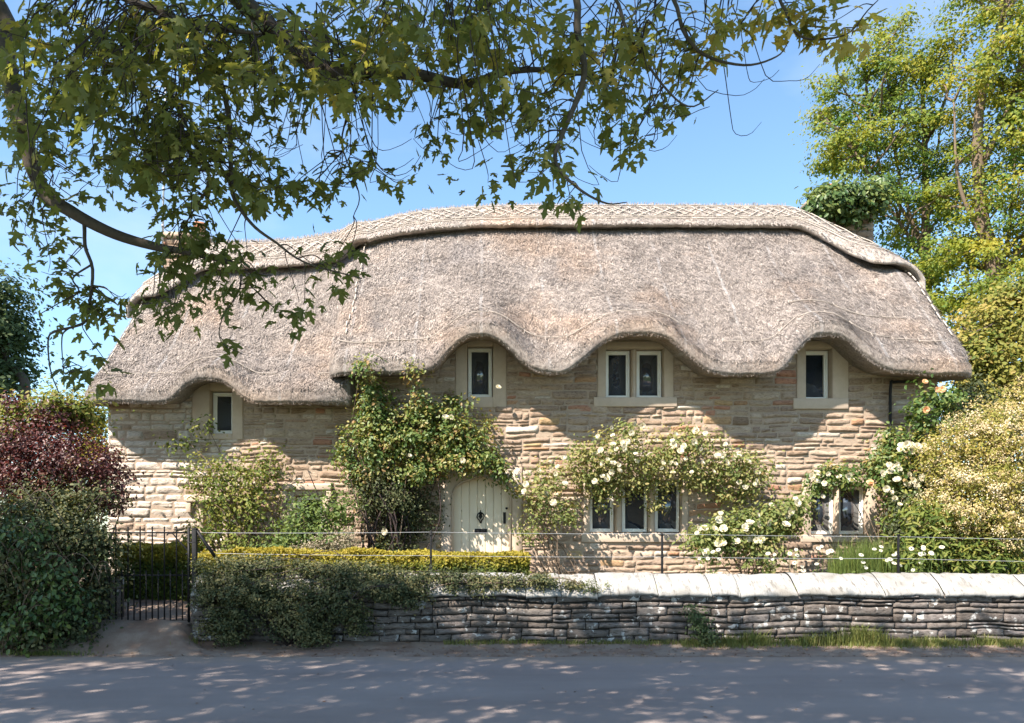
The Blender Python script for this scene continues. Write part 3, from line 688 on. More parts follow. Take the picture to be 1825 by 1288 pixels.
XX, UU = np.meshgrid(X, us, indexing='ij'); E = UU * cap_front(XX); A = cap_pt(XX, E, np.broadcast_to(lf, XX.shape) + 0)
A += cap_n(XX, E) * (.022 * fbm(A * [6, 5, 5], 3, 9) * (UU < 1))[..., None]
cm = MB(); cm.add(A.reshape(-1, 3), [grid_faces(nx, len(us))], .5)
for col, sg in ((A[0], 1), (A[-1], -1)):
    lo = col - np.array([0, 0, .22]); V = np.concatenate([col, lo]); n = len(col); q = np.arange(n - 1); f = np.stack([q, q + n, q + n + 1, q + 1], -1); cm.add(V, [f if sg < 0 else f[:, ::-1]], .4)
rng = np.random.default_rng(77); nb = 26000; Xb = rng.uniform(-6.85, 8.36, nb); ub = rng.uniform(-.15, 1.0, nb); eb = ub * cap_front(Xb); p0 = cap_pt(Xb, eb, np.full(nb, .205)); nn = cap_n(Xb, eb)
dn = norm(cap_pt(Xb, eb + .05, np.full(nb, .2)) - cap_pt(Xb, eb, np.full(nb, .2))); sx = norm(np.cross(dn, nn)); an = rng.normal(0, .35, nb)
dr = norm(dn * np.cos(an)[:, None] + sx * np.sin(an)[:, None] + nn * rng.uniform(.0, .25, nb)[:, None]); sd = norm(np.cross(dr, nn)); tv = np.array([(-.05, 0, 0), (.05, 0, 0), (.035, 1, 0), (-.035, 1, 0)])
cm.inst(tv, [(0, 1, 2, 3)], p0, sd, dr, np.cross(sd, dr), rng.uniform(.05, .14, nb), rng.random(nb))
nb = 5000; Xb = rng.uniform(-5.5, 6.4, nb); p0 = cap_pt(Xb, rng.normal(0, .04, nb), np.full(nb, .20)); dr = norm(np.stack([rng.normal(0, .25, nb), rng.normal(0, .3, nb), np.ones(nb)], -1)); sd = norm(np.cross(dr, np.array([0, 1, .1])))
cm.inst(tv, [(0, 1, 2, 3)], p0, sd, dr, np.cross(sd, dr), rng.uniform(.04, .10, nb), rng.random(nb))
cap = cm.build('ridge_cap', MT['cap'], cottage, smooth=True)

rm = MB(); rng = np.random.default_rng(5)
def rod(f, r=.011):
    p = f + rng.normal(0, .004, f.shape); tube(rm, p, r, r * .8, 4)
for u in (.80, .72, .30, .22):
    x = -6.7
    while x < 8.25:
        L = rng.uniform(.5, 1.1); xs = np.linspace(x, min(x + L, 8.3), 7); rod(cap_pt(xs, (u + rng.normal(0, .008)) * cap_front(xs), np.full(7, .228)), .011); x += L * .97
for k in np.arange(-6.7, 8.2, .27):
    for s0, s1 in ((.31, .70), (.70, .31)):
        xs = np.clip(np.linspace(k, k + .42, 5) + rng.normal(0, .02), -6.8, 8.3); u = np.linspace(s0, s1, 5) + rng.normal(0, .012); rod(cap_pt(xs, u * cap_front(xs), np.full(5, .232)), .011)
rm.build('hazel_rods', MT['rod'], cap)
def eave_rods(R, x0, x1, d, skip=.25):
    x = x0
    while x < x1:
        rm = MB(); L = rng.uniform(.4, .9); xs = np.linspace(x, min(x + L, x1), 7)
        if rng.random() > skip:
            dd = np.full(7, d) + rng.normal(0, .02); p = R.top(xs, dd) + R.nrm(xs, dd) * .04; tube(rm, p, .010, .008, 4)
            for q in np.linspace(x, min(x + L, x1), 3)[:2]:
                pp = R.top(np.array([q, q + .01]), np.array([d - .05, d + .05])) + R.nrm(np.array([q, q]), np.array([d, d])) * .05; tube(rm, pp, .006, .006, 4)
            rm.build('eave_rod', MT['eaverod'], cottage)
        x += L
eave_rods(main, -2.5, 8.1, .36, .2); eave_rods(main, 5.5, 7.6, .85, .3); eave_rods(wing, -6.7, -2.45, .36, .2)
for R, xx, d0, d1 in ((main, 8.21, .4, 2.5), (main, -2.40, .5, 2.9), (wing, -6.72, .4, 2.2)):
    rm = MB()
    for d in np.arange(d0, d1, .17):
        dd = np.linspace(d, d + .13, 3); xs = np.full(3, xx) + rng.normal(0, .012); tube(rm, R.top(xs, dd) + R.nrm(xs, dd) * .045, .014, .012, 4)
    rm.build('verge_rods', MT['rod'], cottage)

# ------------------------------------------------------------------ chimneys
def chimney(x0, x1, y0, y1, zt, pots, seed, label):
    r = np.random.default_rng(seed); mb = MB(); stone_rows(mb, r, x0, x1, 5.8, zt - .12, y0, [], (.10, .2), (.2, .45)); box(mb, x0 + .01, x1 - .01, y0 + .02, y1, 5.8, zt - .12, .6)
    for xx, sg in ((x0, 1), (x1, -1)):
        m2 = MB(); stone_rows(m2, r, y0, y1, 5.8, zt - .12, 0, [], (.10, .2), (.2, .45))
        for Vv in m2.v:
            a = Vv[:, 0].copy(); b = Vv[:, 1].copy(); Vv[:, 1] = a; Vv[:, 0] = xx + sg * b
        off = mb.n; mb.v += m2.v; mb.l += [l + off for l in m2.l]; mb.z += m2.z; mb.r += m2.r; mb.n += m2.n
    box(mb, x0 - .06, x1 + .06, y0 - .06, y1 + .06, zt - .12, zt - .02, .3)
    c = mb.build('chimney', MT['stone'], cottage, smooth=False); c['label'] = label
    for (px_, h) in pots:
        pm_ = MB(); lathe(pm_, [(.15, 0), (.135, .05), (.12, h * .8), (.145, h * .84), (.145, h), (.11, h), (.10, h * .5)], (px_, (y0 + y1) / 2, zt - .02), 18); pm_.build('chimney_pot', MT['terracotta'], c, smooth=True)
    return c
chimney(7.3, 8.52, 17.35, 18.1, 8.92, [(7.78, .30)], 21, 'stone chimney overgrown with ivy')
cl_ = chimney(-6.95, -6.05, 17.3, 17.95, 8.02, [(-6.25, .32)], 22, 'stone chimney behind the maple leaves carrying an aerial mast')
am = MB(); tube(am, [(-6.93, 17.25, 7.6), (-6.9, 17.25, 9.2), (-6.86, 17.25, 11.3)], .022, .016, 8)
for zz in (8.1, 8.9, 9.8, 10.6): lathe(am, [(.02, 0), (.034, 0), (.034, .06), (.02, .06)], (-6.9 + (zz - 9.2) * .019, 17.25, zz), 10)
for zz, hw in ((11.15, .35), (10.95, .28)): tube(am, [(-6.86 - hw, 17.25, zz), (-6.86 + hw, 17.25, zz)], .008, .008, 6)
am.build('aerial_mast', MT['wire'], cl_)

# ------------------------------------------------------------------ garden wall
WF = 10.8
gw = thing('garden_wall', 'low dark dry stone wall with sloping white painted coping along the road', 'wall', (2.6, 10.95, 0))
rng = np.random.default_rng(31); mb = MB(); WX0, WX1 = X_(341, WF), 10.5
stone_rows(mb, rng, WX0, WX1, -.03, .70, WF, [], (.05, .135), (.16, .60), .012, .017, .12)
m2 = MB(); stone_rows(m2, rng, WF, 11.2, -.03, .8, 0, [], (.2, .32), (.3, .45), .018, .03, .1)
for Vv in m2.v:
    a = Vv[:, 0].copy(); b = Vv[:, 1].copy(); Vv[:, 1] = a; Vv[:, 0] = WX0 + b
off = mb.n; mb.v += m2.v; mb.l += [l + off for l in m2.l]; mb.z += m2.z; mb.r += m2.r; mb.n += m2.n
mb.build('stonework', MT['wallstone'], gw, smooth=True)
mb = MB(); box(mb, WX0 + .05, WX1 - .05, WF + .035, 11.15, -.05, .69); mb.build('core', MT['wallgap'], gw)
mb = MB(); x = WX0 + .0
while x < WX1:
    L = rng.uniform(.38, .85); n = 14; m = 9; jz, jy = rng.normal(0, .008), rng.normal(0, .01)
    prof = np.array([(10.80, .66), (10.755, .672), (10.75, .705), (10.80, .755), (10.9, .835), (11.0, .905), (11.10, .955), (11.19, .955), (11.22, .80)]); xs = np.linspace(x + .004, x + L - .004, n)
    XX, KK = np.meshgrid(xs, np.arange(m), indexing='ij'); Yv = prof[KK, 0] + jy; Zv = prof[KK, 1] + jz - .004 * XX * 0
    q = np.stack([XX * 4, Yv * 4, Zv * 4], -1); nzv = fbm(q, 3, 3); Yv = Yv - .022 * nzv; Zv = Zv + .026 * fbm(q + 40, 3, 5) + .012 * fbm(q * 3, 2, 6)
    ed = np.minimum(XX - xs[0], xs[-1] - XX); Zv = Zv - .012 * np.clip(1 - ed / .02, 0, 1)
    mb.add(np.stack([XX, Yv, Zv], -1), [grid_faces(n, m)], rng.random()); x += L
mb.build('coping', MT['coping'], gw, smooth=True)

# wire fence on the wall
fence = thing('wire_fence', 'thin two wire fence on black iron posts above the garden wall', 'fence', (2, 11.12, .95))
FY = 11.12
for px, yt, yb in ((768, 945, 1012), (1180, 950, 1034), (1601, 953, 1024), (1990, 955, 1024)):
    mb = MB(); x = X_(px, FY); zt, zb = Z_(yt, FY), Z_(yb, FY) - .05; box(mb, x - .014, x + .014, FY - .014, FY + .014, zb, zt)
    box(mb, x - .024, x + .024, FY - .024, FY + .024, zb + .0, zb + .085)
    for wy in (953, 992): box(mb, x - .019, x + .019, FY - .022, FY + .02, Z_(wy, FY) - .012, Z_(wy, FY) + .012)
    mb.build('post', MT['iron'], fence, bevel=.004)
for ys in ([949, 948, 951, 956, 962, 966], [985, 990, 992, 995, 1002, 1006]):
    pts = []
    xs_ = [349, 768, 1180, 1601, 1990]
    for a, b, ya, yb in zip(xs_, xs_[1:], ys, ys[1:]):
        for t in np.linspace(0, 1, 12)[:-1]: pts.append(P(a + (b - a) * t, ya + (yb - ya) * t + 5 * t * (1 - t), FY))
    mb = MB(); tube(mb, pts, .0030, .0030, 5); mb.build('wire', MT['wire'], fence)

# gate
GY = 11.0
gate = thing('iron_gate', 'black wrought iron garden gate of thin vertical bars', 'gate', P(250, 1106, GY))
fr = MB(); gx = lambda p: X_(p, GY); gz = lambda p: Z_(p, GY)
for py in (949, 1025, 1106): box(fr, gx(162), gx(337), GY - .007, GY + .007, gz(py) - .011, gz(py) + .011)
for px, yt in ((163, 945), (336.5, 941)): box(fr, gx(px) - .014, gx(px) + .014, GY - .014, GY + .014, gz(1109), gz(yt))
fr.build('frame', MT['iron'], gate)
for i, px in enumerate(np.arange(185, 330, 21.6)):
    mb = MB(); x = gx(px); tube(mb, [(x, GY, gz(1105)), (x, GY, gz(948)), (x, GY, gz(944)), (x, GY, gz(941.5))], .011, .011, 6); lathe(mb, [(.009, 0), (.014, .012), (.0, .04)], (x, GY, gz(942)), 8); mb.build('bar', MT['iron'], gate)
for i, px in enumerate(np.arange(174, 335, 21.6)):
    mb = MB(); x = gx(px); tube(mb, [(x, GY, gz(1105)), (x, GY, gz(1019))], .0095, .0095, 6); lathe(mb, [(.008, 0), (.013, .012), (.0, .04)], (x, GY, gz(1020)), 8); mb.build('dog_bar', MT['iron'], gate)
mb = MB(); tube(mb, resample([P(297, 954, GY), P(300, 951, GY), P(308, 951, GY), P(316, 961, GY), P(333, 979, GY), P(336, 984, GY), P(331, 988, GY)], 24), .010, .010, 6); mb.build('brace', MT['iron'], gate)
mb = MB(); tube(mb, [P(336, 967, GY - .02), P(342, 967, GY - .02), P(349, 966, GY - .02)], .012, .012, 6); mb.build('latch', MT['iron'], gate)
gp = thing('gate_post', 'black iron gate post with a slanting stay at the wall end', 'post', P(347, 1012, GY))
mb = MB(); x = X_(347, GY); box(mb, x - .032, x + .032, GY - .03, GY + .03, .1, Z_(943, GY)); box(mb, x - .036, x + .036, GY - .034, GY + .034, Z_(943, GY), Z_(941, GY)); mb.build('shaft', MT['iron'], gp, bevel=.006)
mb = MB(); tube(mb, [P(350, 944, GY), P(370, 973, GY + .05), P(392, 1004, GY + .1)], .026, .026, 6); mb.build('stay', MT['iron'], gp)
pr = MB(); rng = np.random.default_rng(8); stone_rows(pr, rng, X_(148, 11.05), X_(203, 11.05), .1, .92, 11.05, [], (.3, .45), (.4, .5), .015, .03, .1); box(pr, X_(150, 11.05), X_(201, 11.05), 11.08, 11.4, .05, .9)
tag(pr.build('gate_pier', MT['wallstone'], smooth=True), 'short stone pier in deep shade at the hinge side of the gate', 'pier')

# ------------------------------------------------------------------ climbing plants and garden shrubs
def gpt(px, Y, z=.55): return (X_(px, Y), Y, z)

def rose_extra(zones, size, mat='petal'):
    def f(root, rng, cl, out):
        pts = []
        for (px, py, rx, ry, Y, n) in zones:
            for _ in range(n):
                a, r = rng.uniform(0, 6.28), rng.random() ** .5
                pts.append(P(px + rx * r * math.cos(a), py + ry * r * math.sin(a), Y + rng.normal(0, .06)))
        blooms(root, rng, pts, size, mat)
    return f

def door_rose_extra(root, rng, cl, out):
    blooms(root, rng, [P(795, 744, 13.5), P(805, 743, 13.5), P(730, 812, 13.45), P(825, 820, 13.45), P(686, 947, 13.5), P(888, 690, 13.9)], .055)
    mb = MB()
    for i in range(26):
        x0 = rng.normal(690, 26); x1 = x0 + rng.normal(0, 45); y1 = rng.uniform(760, 900)
        a = P(x0, 1035, rng.uniform(13.55, 14.05)); b = P(x1, y1, rng.uniform(13.5, 14.1)); m1 = P(x0 + rng.normal(0, 22), 1035 - (1035 - y1) * .4, rng.uniform(13.5, 14.1))
        tube(mb, resample([a, m1, (m1 + b) / 2 + rng.normal(0, .05, 3), b], 12), rng.uniform(.008, .03), .006, 5)
    mb.build('old_stems', MT['twig'], root)
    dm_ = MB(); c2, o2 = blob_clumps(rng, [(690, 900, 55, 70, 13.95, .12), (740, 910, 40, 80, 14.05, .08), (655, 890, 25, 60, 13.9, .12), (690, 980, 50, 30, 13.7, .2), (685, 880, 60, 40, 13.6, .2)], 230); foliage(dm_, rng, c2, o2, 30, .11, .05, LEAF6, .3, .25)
    dm_.build('shaded_foliage', MT['dark'], root)  # darker leaf colour puts shade into the lower part of the rose
Yw = 13.75
plant('climbing_rose', 'tall dense green climbing rose left of the door, reaching up to the eave', 'climbing rose',
      [(735, 772, 118, 48, Yw, .36), (668, 800, 66, 48, Yw, .36), (815, 785, 62, 46, Yw, .34), (668, 715, 34, 34, 13.75, .22), (648, 655, 22, 18, 13.32, .1, .8), (655, 690, 18, 30, 13.6, .14), (742, 668, 15, 26, 13.4, .1, .8), (748, 712, 20, 26, 13.6, .12),
       (636, 838, 38, 24, Yw, .3), (775, 828, 44, 20, Yw, .28), (842, 824, 52, 20, 13.7, .26), (892, 838, 22, 24, 13.75, .2), (868, 808, 34, 28, Yw, .26), (895, 838, 14, 18, 13.8, .15), (916, 868, 12, 34, 13.85, .14, .7), (725, 838, 84, 22, Yw, .3), (855, 672, 20, 10, 13.95, .07, .5), (835, 715, 34, 18, 13.9, .1, .7), (608, 800, 20, 48, Yw, .22, .8), (780, 735, 44, 22, 13.8, .2), (860, 755, 24, 24, 13.85, .16, .6), (690, 965, 20, 22, 13.7, .15, .5), (700, 745, 60, 20, Yw, .26, .7), (640, 870, 16, 30, 13.8, .15, .5)],
      [gpt(690, 13.9)], 101, 430, 34, .085, .066, 'rose', LEAF6, .42, .34, .7, .3, 12, .009, smax=-1.0, extra=door_rose_extra)
plant('climbing_rose', 'white flowered climbing rose arching over the three light window right of the door', 'climbing rose',
      [(1050, 825, 52, 40, Yw, .28), (1120, 805, 78, 44, Yw, .32), (1225, 808, 76, 46, Yw, .32), (1130, 765, 40, 14, Yw, .2, .6), (1310, 832, 50, 34, Yw, .26), (1115, 862, 44, 24, 13.9, .14, .8), (1255, 852, 46, 30, 13.85, .2, .8), (1075, 880, 16, 26, 13.95, .1, .8), (1300, 885, 40, 24, 13.85, .16, .6), (1352, 848, 30, 30, Yw, .22), (978, 850, 42, 28, Yw, .26), (958, 890, 32, 32, Yw, .24), (1000, 915, 34, 28, Yw, .22), (945, 940, 22, 36, Yw, .2, .7), (1172, 862, 30, 24, 13.9, .14), (1168, 902, 9, 26, 13.95, .08), (1325, 875, 36, 26, 13.9, .16, .6), (1215, 762, 48, 12, 13.95, .12, .5), (1070, 855, 45, 22, 13.9, .16), (1190, 905, 6, 16, 14.0, .05, .5)],
      [gpt(1000, 13.9), gpt(1040, 13.9)], 102, 520, 21, .105, .060, 'rose_light', LEAF6, .46, .36, .7, .35, 12, .011, smax=.95,
      extra=rose_extra([(1130, 798, 95, 44, 13.42, 24), (1235, 805, 75, 44, 13.42, 20), (1330, 838, 45, 32, 13.5, 9), (1050, 830, 60, 35, 13.45, 9), (975, 868, 42, 36, 13.5, 9), (1085, 848, 16, 8, 13.6, 4), (1320, 868, 10, 10, 13.6, 2)], .048))
plant('rose_bush', 'low white rose bush beneath the wall between the two lower windows', 'rose bush',
      [(1394, 925, 38, 34, 13.2, .35), (1320, 942, 55, 36, 13.2, .35), (1262, 965, 42, 32, 13.1, .3), (1424, 895, 20, 22, 13.4, .25), (1360, 985, 60, 28, 13.1, .3, .6)],
      [gpt(1330, 13.2)], 103, 230, 24, .10, .07, 'rose_light', LEAF6, .34, .32, .7, .35, 18, .01,
      extra=rose_extra([(1320, 942, 60, 36, 12.88, 15), (1405, 915, 45, 34, 12.88, 8), (1250, 965, 30, 25, 12.85, 6)], .056))
plant('rose_bush', 'mixed white and peach rose bush crowding the far right lower window', 'rose bush',
      [(1492, 850, 52, 20, 13.6, .25), (1578, 840, 40, 40, 13.4, .4), (1618, 888, 34, 56, 13.3, .4), (1640, 800, 34, 34, 13.4, .35), (1590, 795, 20, 34, 13.6, .22), (1462, 868, 16, 14, 13.7, .12, .4), (1610, 940, 30, 40, 13.2, .3)],
      [gpt(1600, 13.4)], 104, 330, 24, .10, .07, 'rose', LEAF6, .30, .30, .7, .35, 20, .01,
      extra=lambda root, rng, cl, out: (rose_extra([(1615, 797, 14, 8, 12.98, 7), (1645, 800, 16, 12, 12.98, 6), (1590, 838, 22, 12, 12.95, 9), (1632, 850, 28, 18, 12.9, 12), (1485, 850, 40, 14, 13.3, 9), (1466, 888, 6, 6, 13.5, 1), (1590, 880, 30, 30, 12.9, 6)], .052)(root, rng, cl, out),
                                        rose_extra([(1548, 864, 10, 6, 12.95, 2), (1530, 888, 6, 4, 13.2, 0)], .05, 'peach')(root, rng, cl, out)))
plant('peach_rose', 'lanky peach coloured rose reaching up to the right hand eave', 'rose bush',
      [(1660, 705, 26, 20, 13.2, .22), (1642, 735, 26, 30, 13.2, .22), (1690, 715, 30, 26, 13.2, .25), (1672, 760, 36, 22, 13.2, .25), (1650, 680, 6, 14, 13.1, .06)],
      [gpt(1665, 13.3)], 105, 70, 16, .10, .085, 'rose', LEAF6, .2, .22, .7, .4, 16, .01,
      extra=rose_extra([(1675, 693, 6, 5, 12.95, 3), (1649, 677, 3, 4, 13.0, 1), (1652, 731, 3, 3, 12.95, 1)], .06, 'peach'))
plant('climbing_shrub', 'sprawling yellow green climber over the lower wall of the left wing', 'climber',
      [(420, 850, 70, 42, 13.75, .3), (382, 905, 34, 60, 13.6, .32), (410, 962, 60, 26, 13.3, .35), (440, 900, 52, 52, 13.6, .32), (352, 850, 20, 34, 13.8, .2), (490, 803, 22, 12, 13.9, .14, .7), (470, 832, 42, 26, 13.8, .22), (500, 870, 20, 40, 13.8, .2, .5), (360, 758, 12, 22, 14.0, .08, .6), (318, 788, 36, 6, 14.0, .1), (350, 960, 40, 30, 13.2, .3)],
      [gpt(420, 13.8), gpt(470, 13.8)], 106, 300, 15, .12, .062, 'lime', LEAF6, .45, .3, .7, .35, 44, .013)
plant('garden_shrub', 'bright green leafy shrub in front of the left wing window hood', 'shrub',
      [(560, 915, 52, 34, 13.1, .4), (600, 905, 28, 40, 13.2, .3), (530, 950, 46, 30, 12.9, .4), (585, 955, 46, 26, 12.9, .35), (500, 975, 40, 22, 12.8, .3)],
      [gpt(560, 13.1)], 107, 210, 19, .12, .06, 'green', LEAF6, .45, .3, .8, .3, 20, .01)
plant('garden_shrub', 'pale pinkish grey low shrub below the bright green shrub', 'shrub',
      [(585, 975, 46, 18, 12.6, .3), (620, 965, 20, 18, 12.7, .25), (545, 985, 30, 14, 12.5, .25)], [gpt(585, 12.6)], 108, 150, 30, .07, .035, 'pinkgrey', LEAF4, .6, .3, .8, .2, 14, .007)

# clipped hedges
def hedge(name, label, x0, x1, y0, y1, z0, z1, seed, n, mat='gold', lumpy=.05):
    rng = np.random.default_rng(seed); root = thing(name, label, 'hedge', ((x0 + x1) / 2, (y0 + y1) / 2, z0))
    p = rng.random((n, 3)); f = rng.random(n); d = rng.random(n) ** 2.2 * .22
    p = p * [x1 - x0, y1 - y0, z1 - z0]
    tp = f < .5; fr_ = (f >= .5) & (f < .82); bk = (f >= .82) & (f < .9); lf_ = (f >= .9) & (f < .95); rt = f >= .95
    p[tp, 2] = (z1 - z0) - d[tp]; p[fr_, 1] = d[fr_]; p[bk, 1] = (y1 - y0) - d[bk]; p[lf_, 0] = d[lf_]; p[rt, 0] = (x1 - x0) - d[rt]
    p = p + [x0, y0, z0]; q = fbm(p * 2.2, 3, seed); p[:, 2] += lumpy * q * (p[:, 2] - z0); p[:, 1] += lumpy * fbm(p * 2.4 + 7, 3)
    nb = np.zeros((n, 3)); nb[tp] = (0, -.2, 1); nb[fr_] = (0, -1, .5); nb[bk] = (0, 1, .5); nb[lf_] = (-1, 0, .5); nb[rt] = (1, 0, .5)
    s, d_, nr = orient(rng, nb, -.3, .8); fm = MB()
    hh = np.clip((p[:, 2] - z0) / (z1 - z0), 0, 1)
    fm.inst(LEAF6[0], LEAF6[1], p, s, d_, nr, .042 * rng.uniform(.6, 1.3, n), np.clip(sstep(.55, .95, hh) * .8 + rng.normal(0, .16, n), 0, 1)); fm.build('foliage', MT[mat], root)
    sm = MB()
    for i in range(40):
        x, y = rng.uniform(x0 + .1, x1 - .1), rng.uniform(y0 + .15, y1 - .15); tube(sm, [(x, y, z0 - .05), (x + rng.normal(0, .05), y, z0 + (z1 - z0) * .5), (x + rng.normal(0, .1), y + rng.normal(0, .1), z1 - .1)], .014, .005, 5)
    box(sm, x0 + .2, x1 - .2, y0 + .2, y1 - .2, z0 - .05, z1 - .22); sm.build('stems', MT['bark'], root)
hedge('clipped_hedge', 'golden topped clipped hedge behind the left part of the garden wall', X_(352, 12.0), X_(942, 11.9), 11.75, 12.45, .5, 1.225, 201, 46000, 'gold', .18)
hedge('clipped_hedge', 'golden topped clipped hedge seen through the bars of the iron gate', X_(212, 12.8), X_(345, 12.8), 12.6, 13.3, .45, 1.30, 202, 18000, 'gold', .12)

# dark growth along the road
def arching(root, rng, cl, out):
    for i in range(26):
        mb = MB(); a = P(rng.uniform(-20, 210), rng.uniform(900, 1080), rng.uniform(10.0, 10.5)); L = rng.uniform(.3, .8); dx = rng.choice([-1, 1]) * rng.uniform(.3, .9)
        tube(mb, resample([a, a + np.array([dx * .4, -.08, .45]) * L, a + np.array([dx * .8, -.15, .5]) * L, a + np.array([dx * 1.1, -.2, .28]) * L], 12), .006, .003, 4)
        mb.build('arching_stem', MT['stem'], root)
plant('boundary_hedge', 'big dark overgrown hedge beside the gate at the left end of the road', 'hedge',
      [(60, 1000, 110, 90, 10.6, .6), (50, 1100, 120, 66, 10.4, .5), (150, 975, 46, 66, 10.8, .4), (192, 985, 30, 56, 11.0, .3), (110, 1120, 70, 38, 10.35, .3), (20, 930, 80, 56, 10.8, .6), (172, 1060, 26, 60, 10.8, .3), (-60, 1020, 120, 130, 10.6, .6), (120, 925, 50, 40, 10.9, .4), (90, 893, 120, 36, 11.4, .45, 1.4)],
      [(-6.2, 10.7, .0), (-5.7, 10.7, 0), (-6.9, 10.6, 0)], 109, 640, 40, .12, .058, 'dark', LEAF6, .38, .36, .6, .4, 40, .014, 'twig', extra=arching)
plant('ivy_patch', 'glossy lighter ivy trailing over the dark roadside hedge', 'ivy',
      [(30, 950, 70, 50, 10.15, .12), (90, 1020, 60, 60, 10.05, .1), (60, 1090, 80, 40, 9.95, .1), (20, 1130, 50, 26, 9.95, .1), (130, 1080, 30, 50, 10.3, .1)],
      [(-6.1, 10.2, 0)], 110, 110, 12, .12, .07, 'ivy', LEAF6, .35, .3, .5, .6, 22, .008, 'stem')
plant('copper_shrub', 'dark purple copper leaved shrub above the hedge at the left edge', 'shrub',
      [(60, 790, 84, 56, 11.8, .7), (130, 820, 72, 50, 11.8, .65), (40, 855, 90, 56, 11.6, .7), (172, 862, 44, 46, 11.8, .5), (105, 745, 44, 28, 12.0, .5), (192, 835, 24, 34, 11.9, .4), (200, 885, 20, 36, 11.8, .35), (-50, 800, 80, 80, 11.8, .7), (40, 725, 22, 24, 12, .3)],
      [(-6.1, 11.8, .4), (-6.6, 11.8, .4)], 111, 520, 38, .11, .05, 'copper', LEAF6, .42, .28, .6, .3, 50, .012)
plant('yellow_shrub', 'bright yellow green shrub rising behind the copper shrub', 'shrub',
      [(60, 740, 50, 30, 12.1, .4), (115, 722, 56, 24, 12.1, .4), (150, 750, 28, 26, 12.1, .35), (20, 765, 40, 30, 12.0, .4), (0, 730, 40, 22, 12.1, .4)], [(-6.6, 12.2, .4)], 112, 170, 26, .13, .075, 'lime', LEAF6, .6, .3, .7, .35, 20, .012)
plant('yellow_shrub', 'golden yellow bush just behind the left corner of the cottage', 'shrub',
      [(180, 775, 34, 44, 16, .5), (160, 750, 36, 30, 16.0, .5), (190, 830, 24, 46, 16.0, .3), (170, 830, 40, 40, 15.6, .5), (140, 800, 60, 60, 16.5, .6), (120, 880, 110, 60, 16.5, .6)], [(-7.9, 16, .4)], 113, 260, 26, .15, .08, 'gold', LEAF6, .5, .3, .7, .35, 16, .012)
def wall_shrub_extra(root, rng, cl, out):
    mb = MB()
    for pts in ([(640, 1032), (665, 1048), (700, 1048), (745, 1063), (780, 1045), (815, 1038), (870, 1038)], [(560, 1040), (600, 1030), (650, 1036)], [(860, 1040), (930, 1036), (1000, 1030), (1045, 1044)]):
        tube(mb, resample([P(x, y, 10.72 + .03 * (i % 2)) for i, (x, y) in enumerate(pts)], 24), .013, .005, 5)
    mb.build('branch', MT['stem'], root)
plant('wall_shrub', 'dark small leaved evergreen spilling over the left half of the garden wall', 'shrub',
      [(450, 1010, 105, 20, 10.95, .3, 1.3), (600, 1018, 110, 20, 10.95, .3, 1.3), (740, 1028, 105, 18, 10.9, .3, 1.3), (860, 1034, 80, 16, 10.85, .2, 1.6), (955, 1036, 60, 14, 10.82, .16, 1.3), (1015, 1042, 28, 8, 10.8, .1, .6), (660, 1045, 130, 18, 10.72, .16, 1.2), (830, 1052, 70, 10, 10.72, .1, .5), (370, 1040, 26, 50, 10.75, .2), (610, 1095, 60, 30, 10.62, .14, .6),
       (420, 1058, 76, 38, 10.6, .25), (400, 1112, 52, 36, 10.5, .22), (520, 1100, 56, 40, 10.5, .22), (480, 1058, 84, 34, 10.6, .25), (600, 1066, 56, 32, 10.6, .22), (690, 1050, 56, 22, 10.65, .2), (555, 1130, 36, 26, 10.5, .18), (735, 1068, 36, 18, 10.65, .14, .7), (712, 1106, 12, 26, 10.65, .1, .6), (640, 1105, 30, 28, 10.6, .14, .5)],
      [(-3.4, 11.1, .5), (-1.5, 11.1, .6), (-2.6, 10.65, 0)], 114, 980, 46, .062, .036, 'dark', LEAF6, .45, .48, .8, .2, 60, .009, 'twig', flat=.55, extra=wall_shrub_extra)
plant('weed', 'dark leafy weed rooted at the wall foot below the middle fence post', 'weed', [(1248, 1112, 18, 32, 10.62, .08), (1262, 1132, 24, 16, 10.58, .1), (1235, 1090, 10, 14, 10.66, .05)], [gpt(1250, 10.66, .03)], 115, 60, 22, .045, .035, 'fargreen', LEAF6, .5, .3, .6, .4, 10, .005)
plant('weed', 'small pale weed sprouting from the joint under the white coping', 'weed', [(1065, 1048, 22, 8, 10.74, .05), (1050, 1040, 12, 10, 10.74, .05)], [gpt(1060, 10.78, .72)], 116, 16, 16, .04, .04, 'lime', LANCE, .4, .3, .6, .2, 8, .004)

# right hand side
def cream_extra(root, rng, cl, out):
    mb = MB(); k = out[:, 1] < .35
    c2 = cl[k]; o2 = out[k]; ii = rng.choice(len(c2), 600); pts = c2[ii] + o2[ii] * rng.uniform(.05, .2, (600, 1)) + np.array([0, -.06, .05]); foliage(mb, rng, pts, o2[ii], 50, .06, .030, LEAF4, .5, .35, .8, .2, .9, .7)
    mb.build('blossom', MT['cream'], root)
plant('flowering_shrub', 'large rounded shrub smothered in cream blossom at the right edge', 'shrub',
      [(1760, 830, 100, 80, 12.3, .9), (1742, 915, 90, 62, 12.1, .8), (1696, 820, 58, 60, 12.4, .6), (1780, 770, 70, 50, 12.5, .7), (1805, 745, 46, 46, 12.6, .7), (1700, 880, 52, 52, 12.2, .6), (1795, 955, 46, 48, 11.9, .5), (1688, 935, 30, 28, 12.0, .4), (1880, 850, 80, 130, 12.3, .9)],
      [gpt(1770, 12.5), gpt(1730, 12.4)], 117, 900, 36, .12, .048, 'goldgreen', LEAF6, .62, .28, .7, .3, 40, .015, extra=cream_extra)
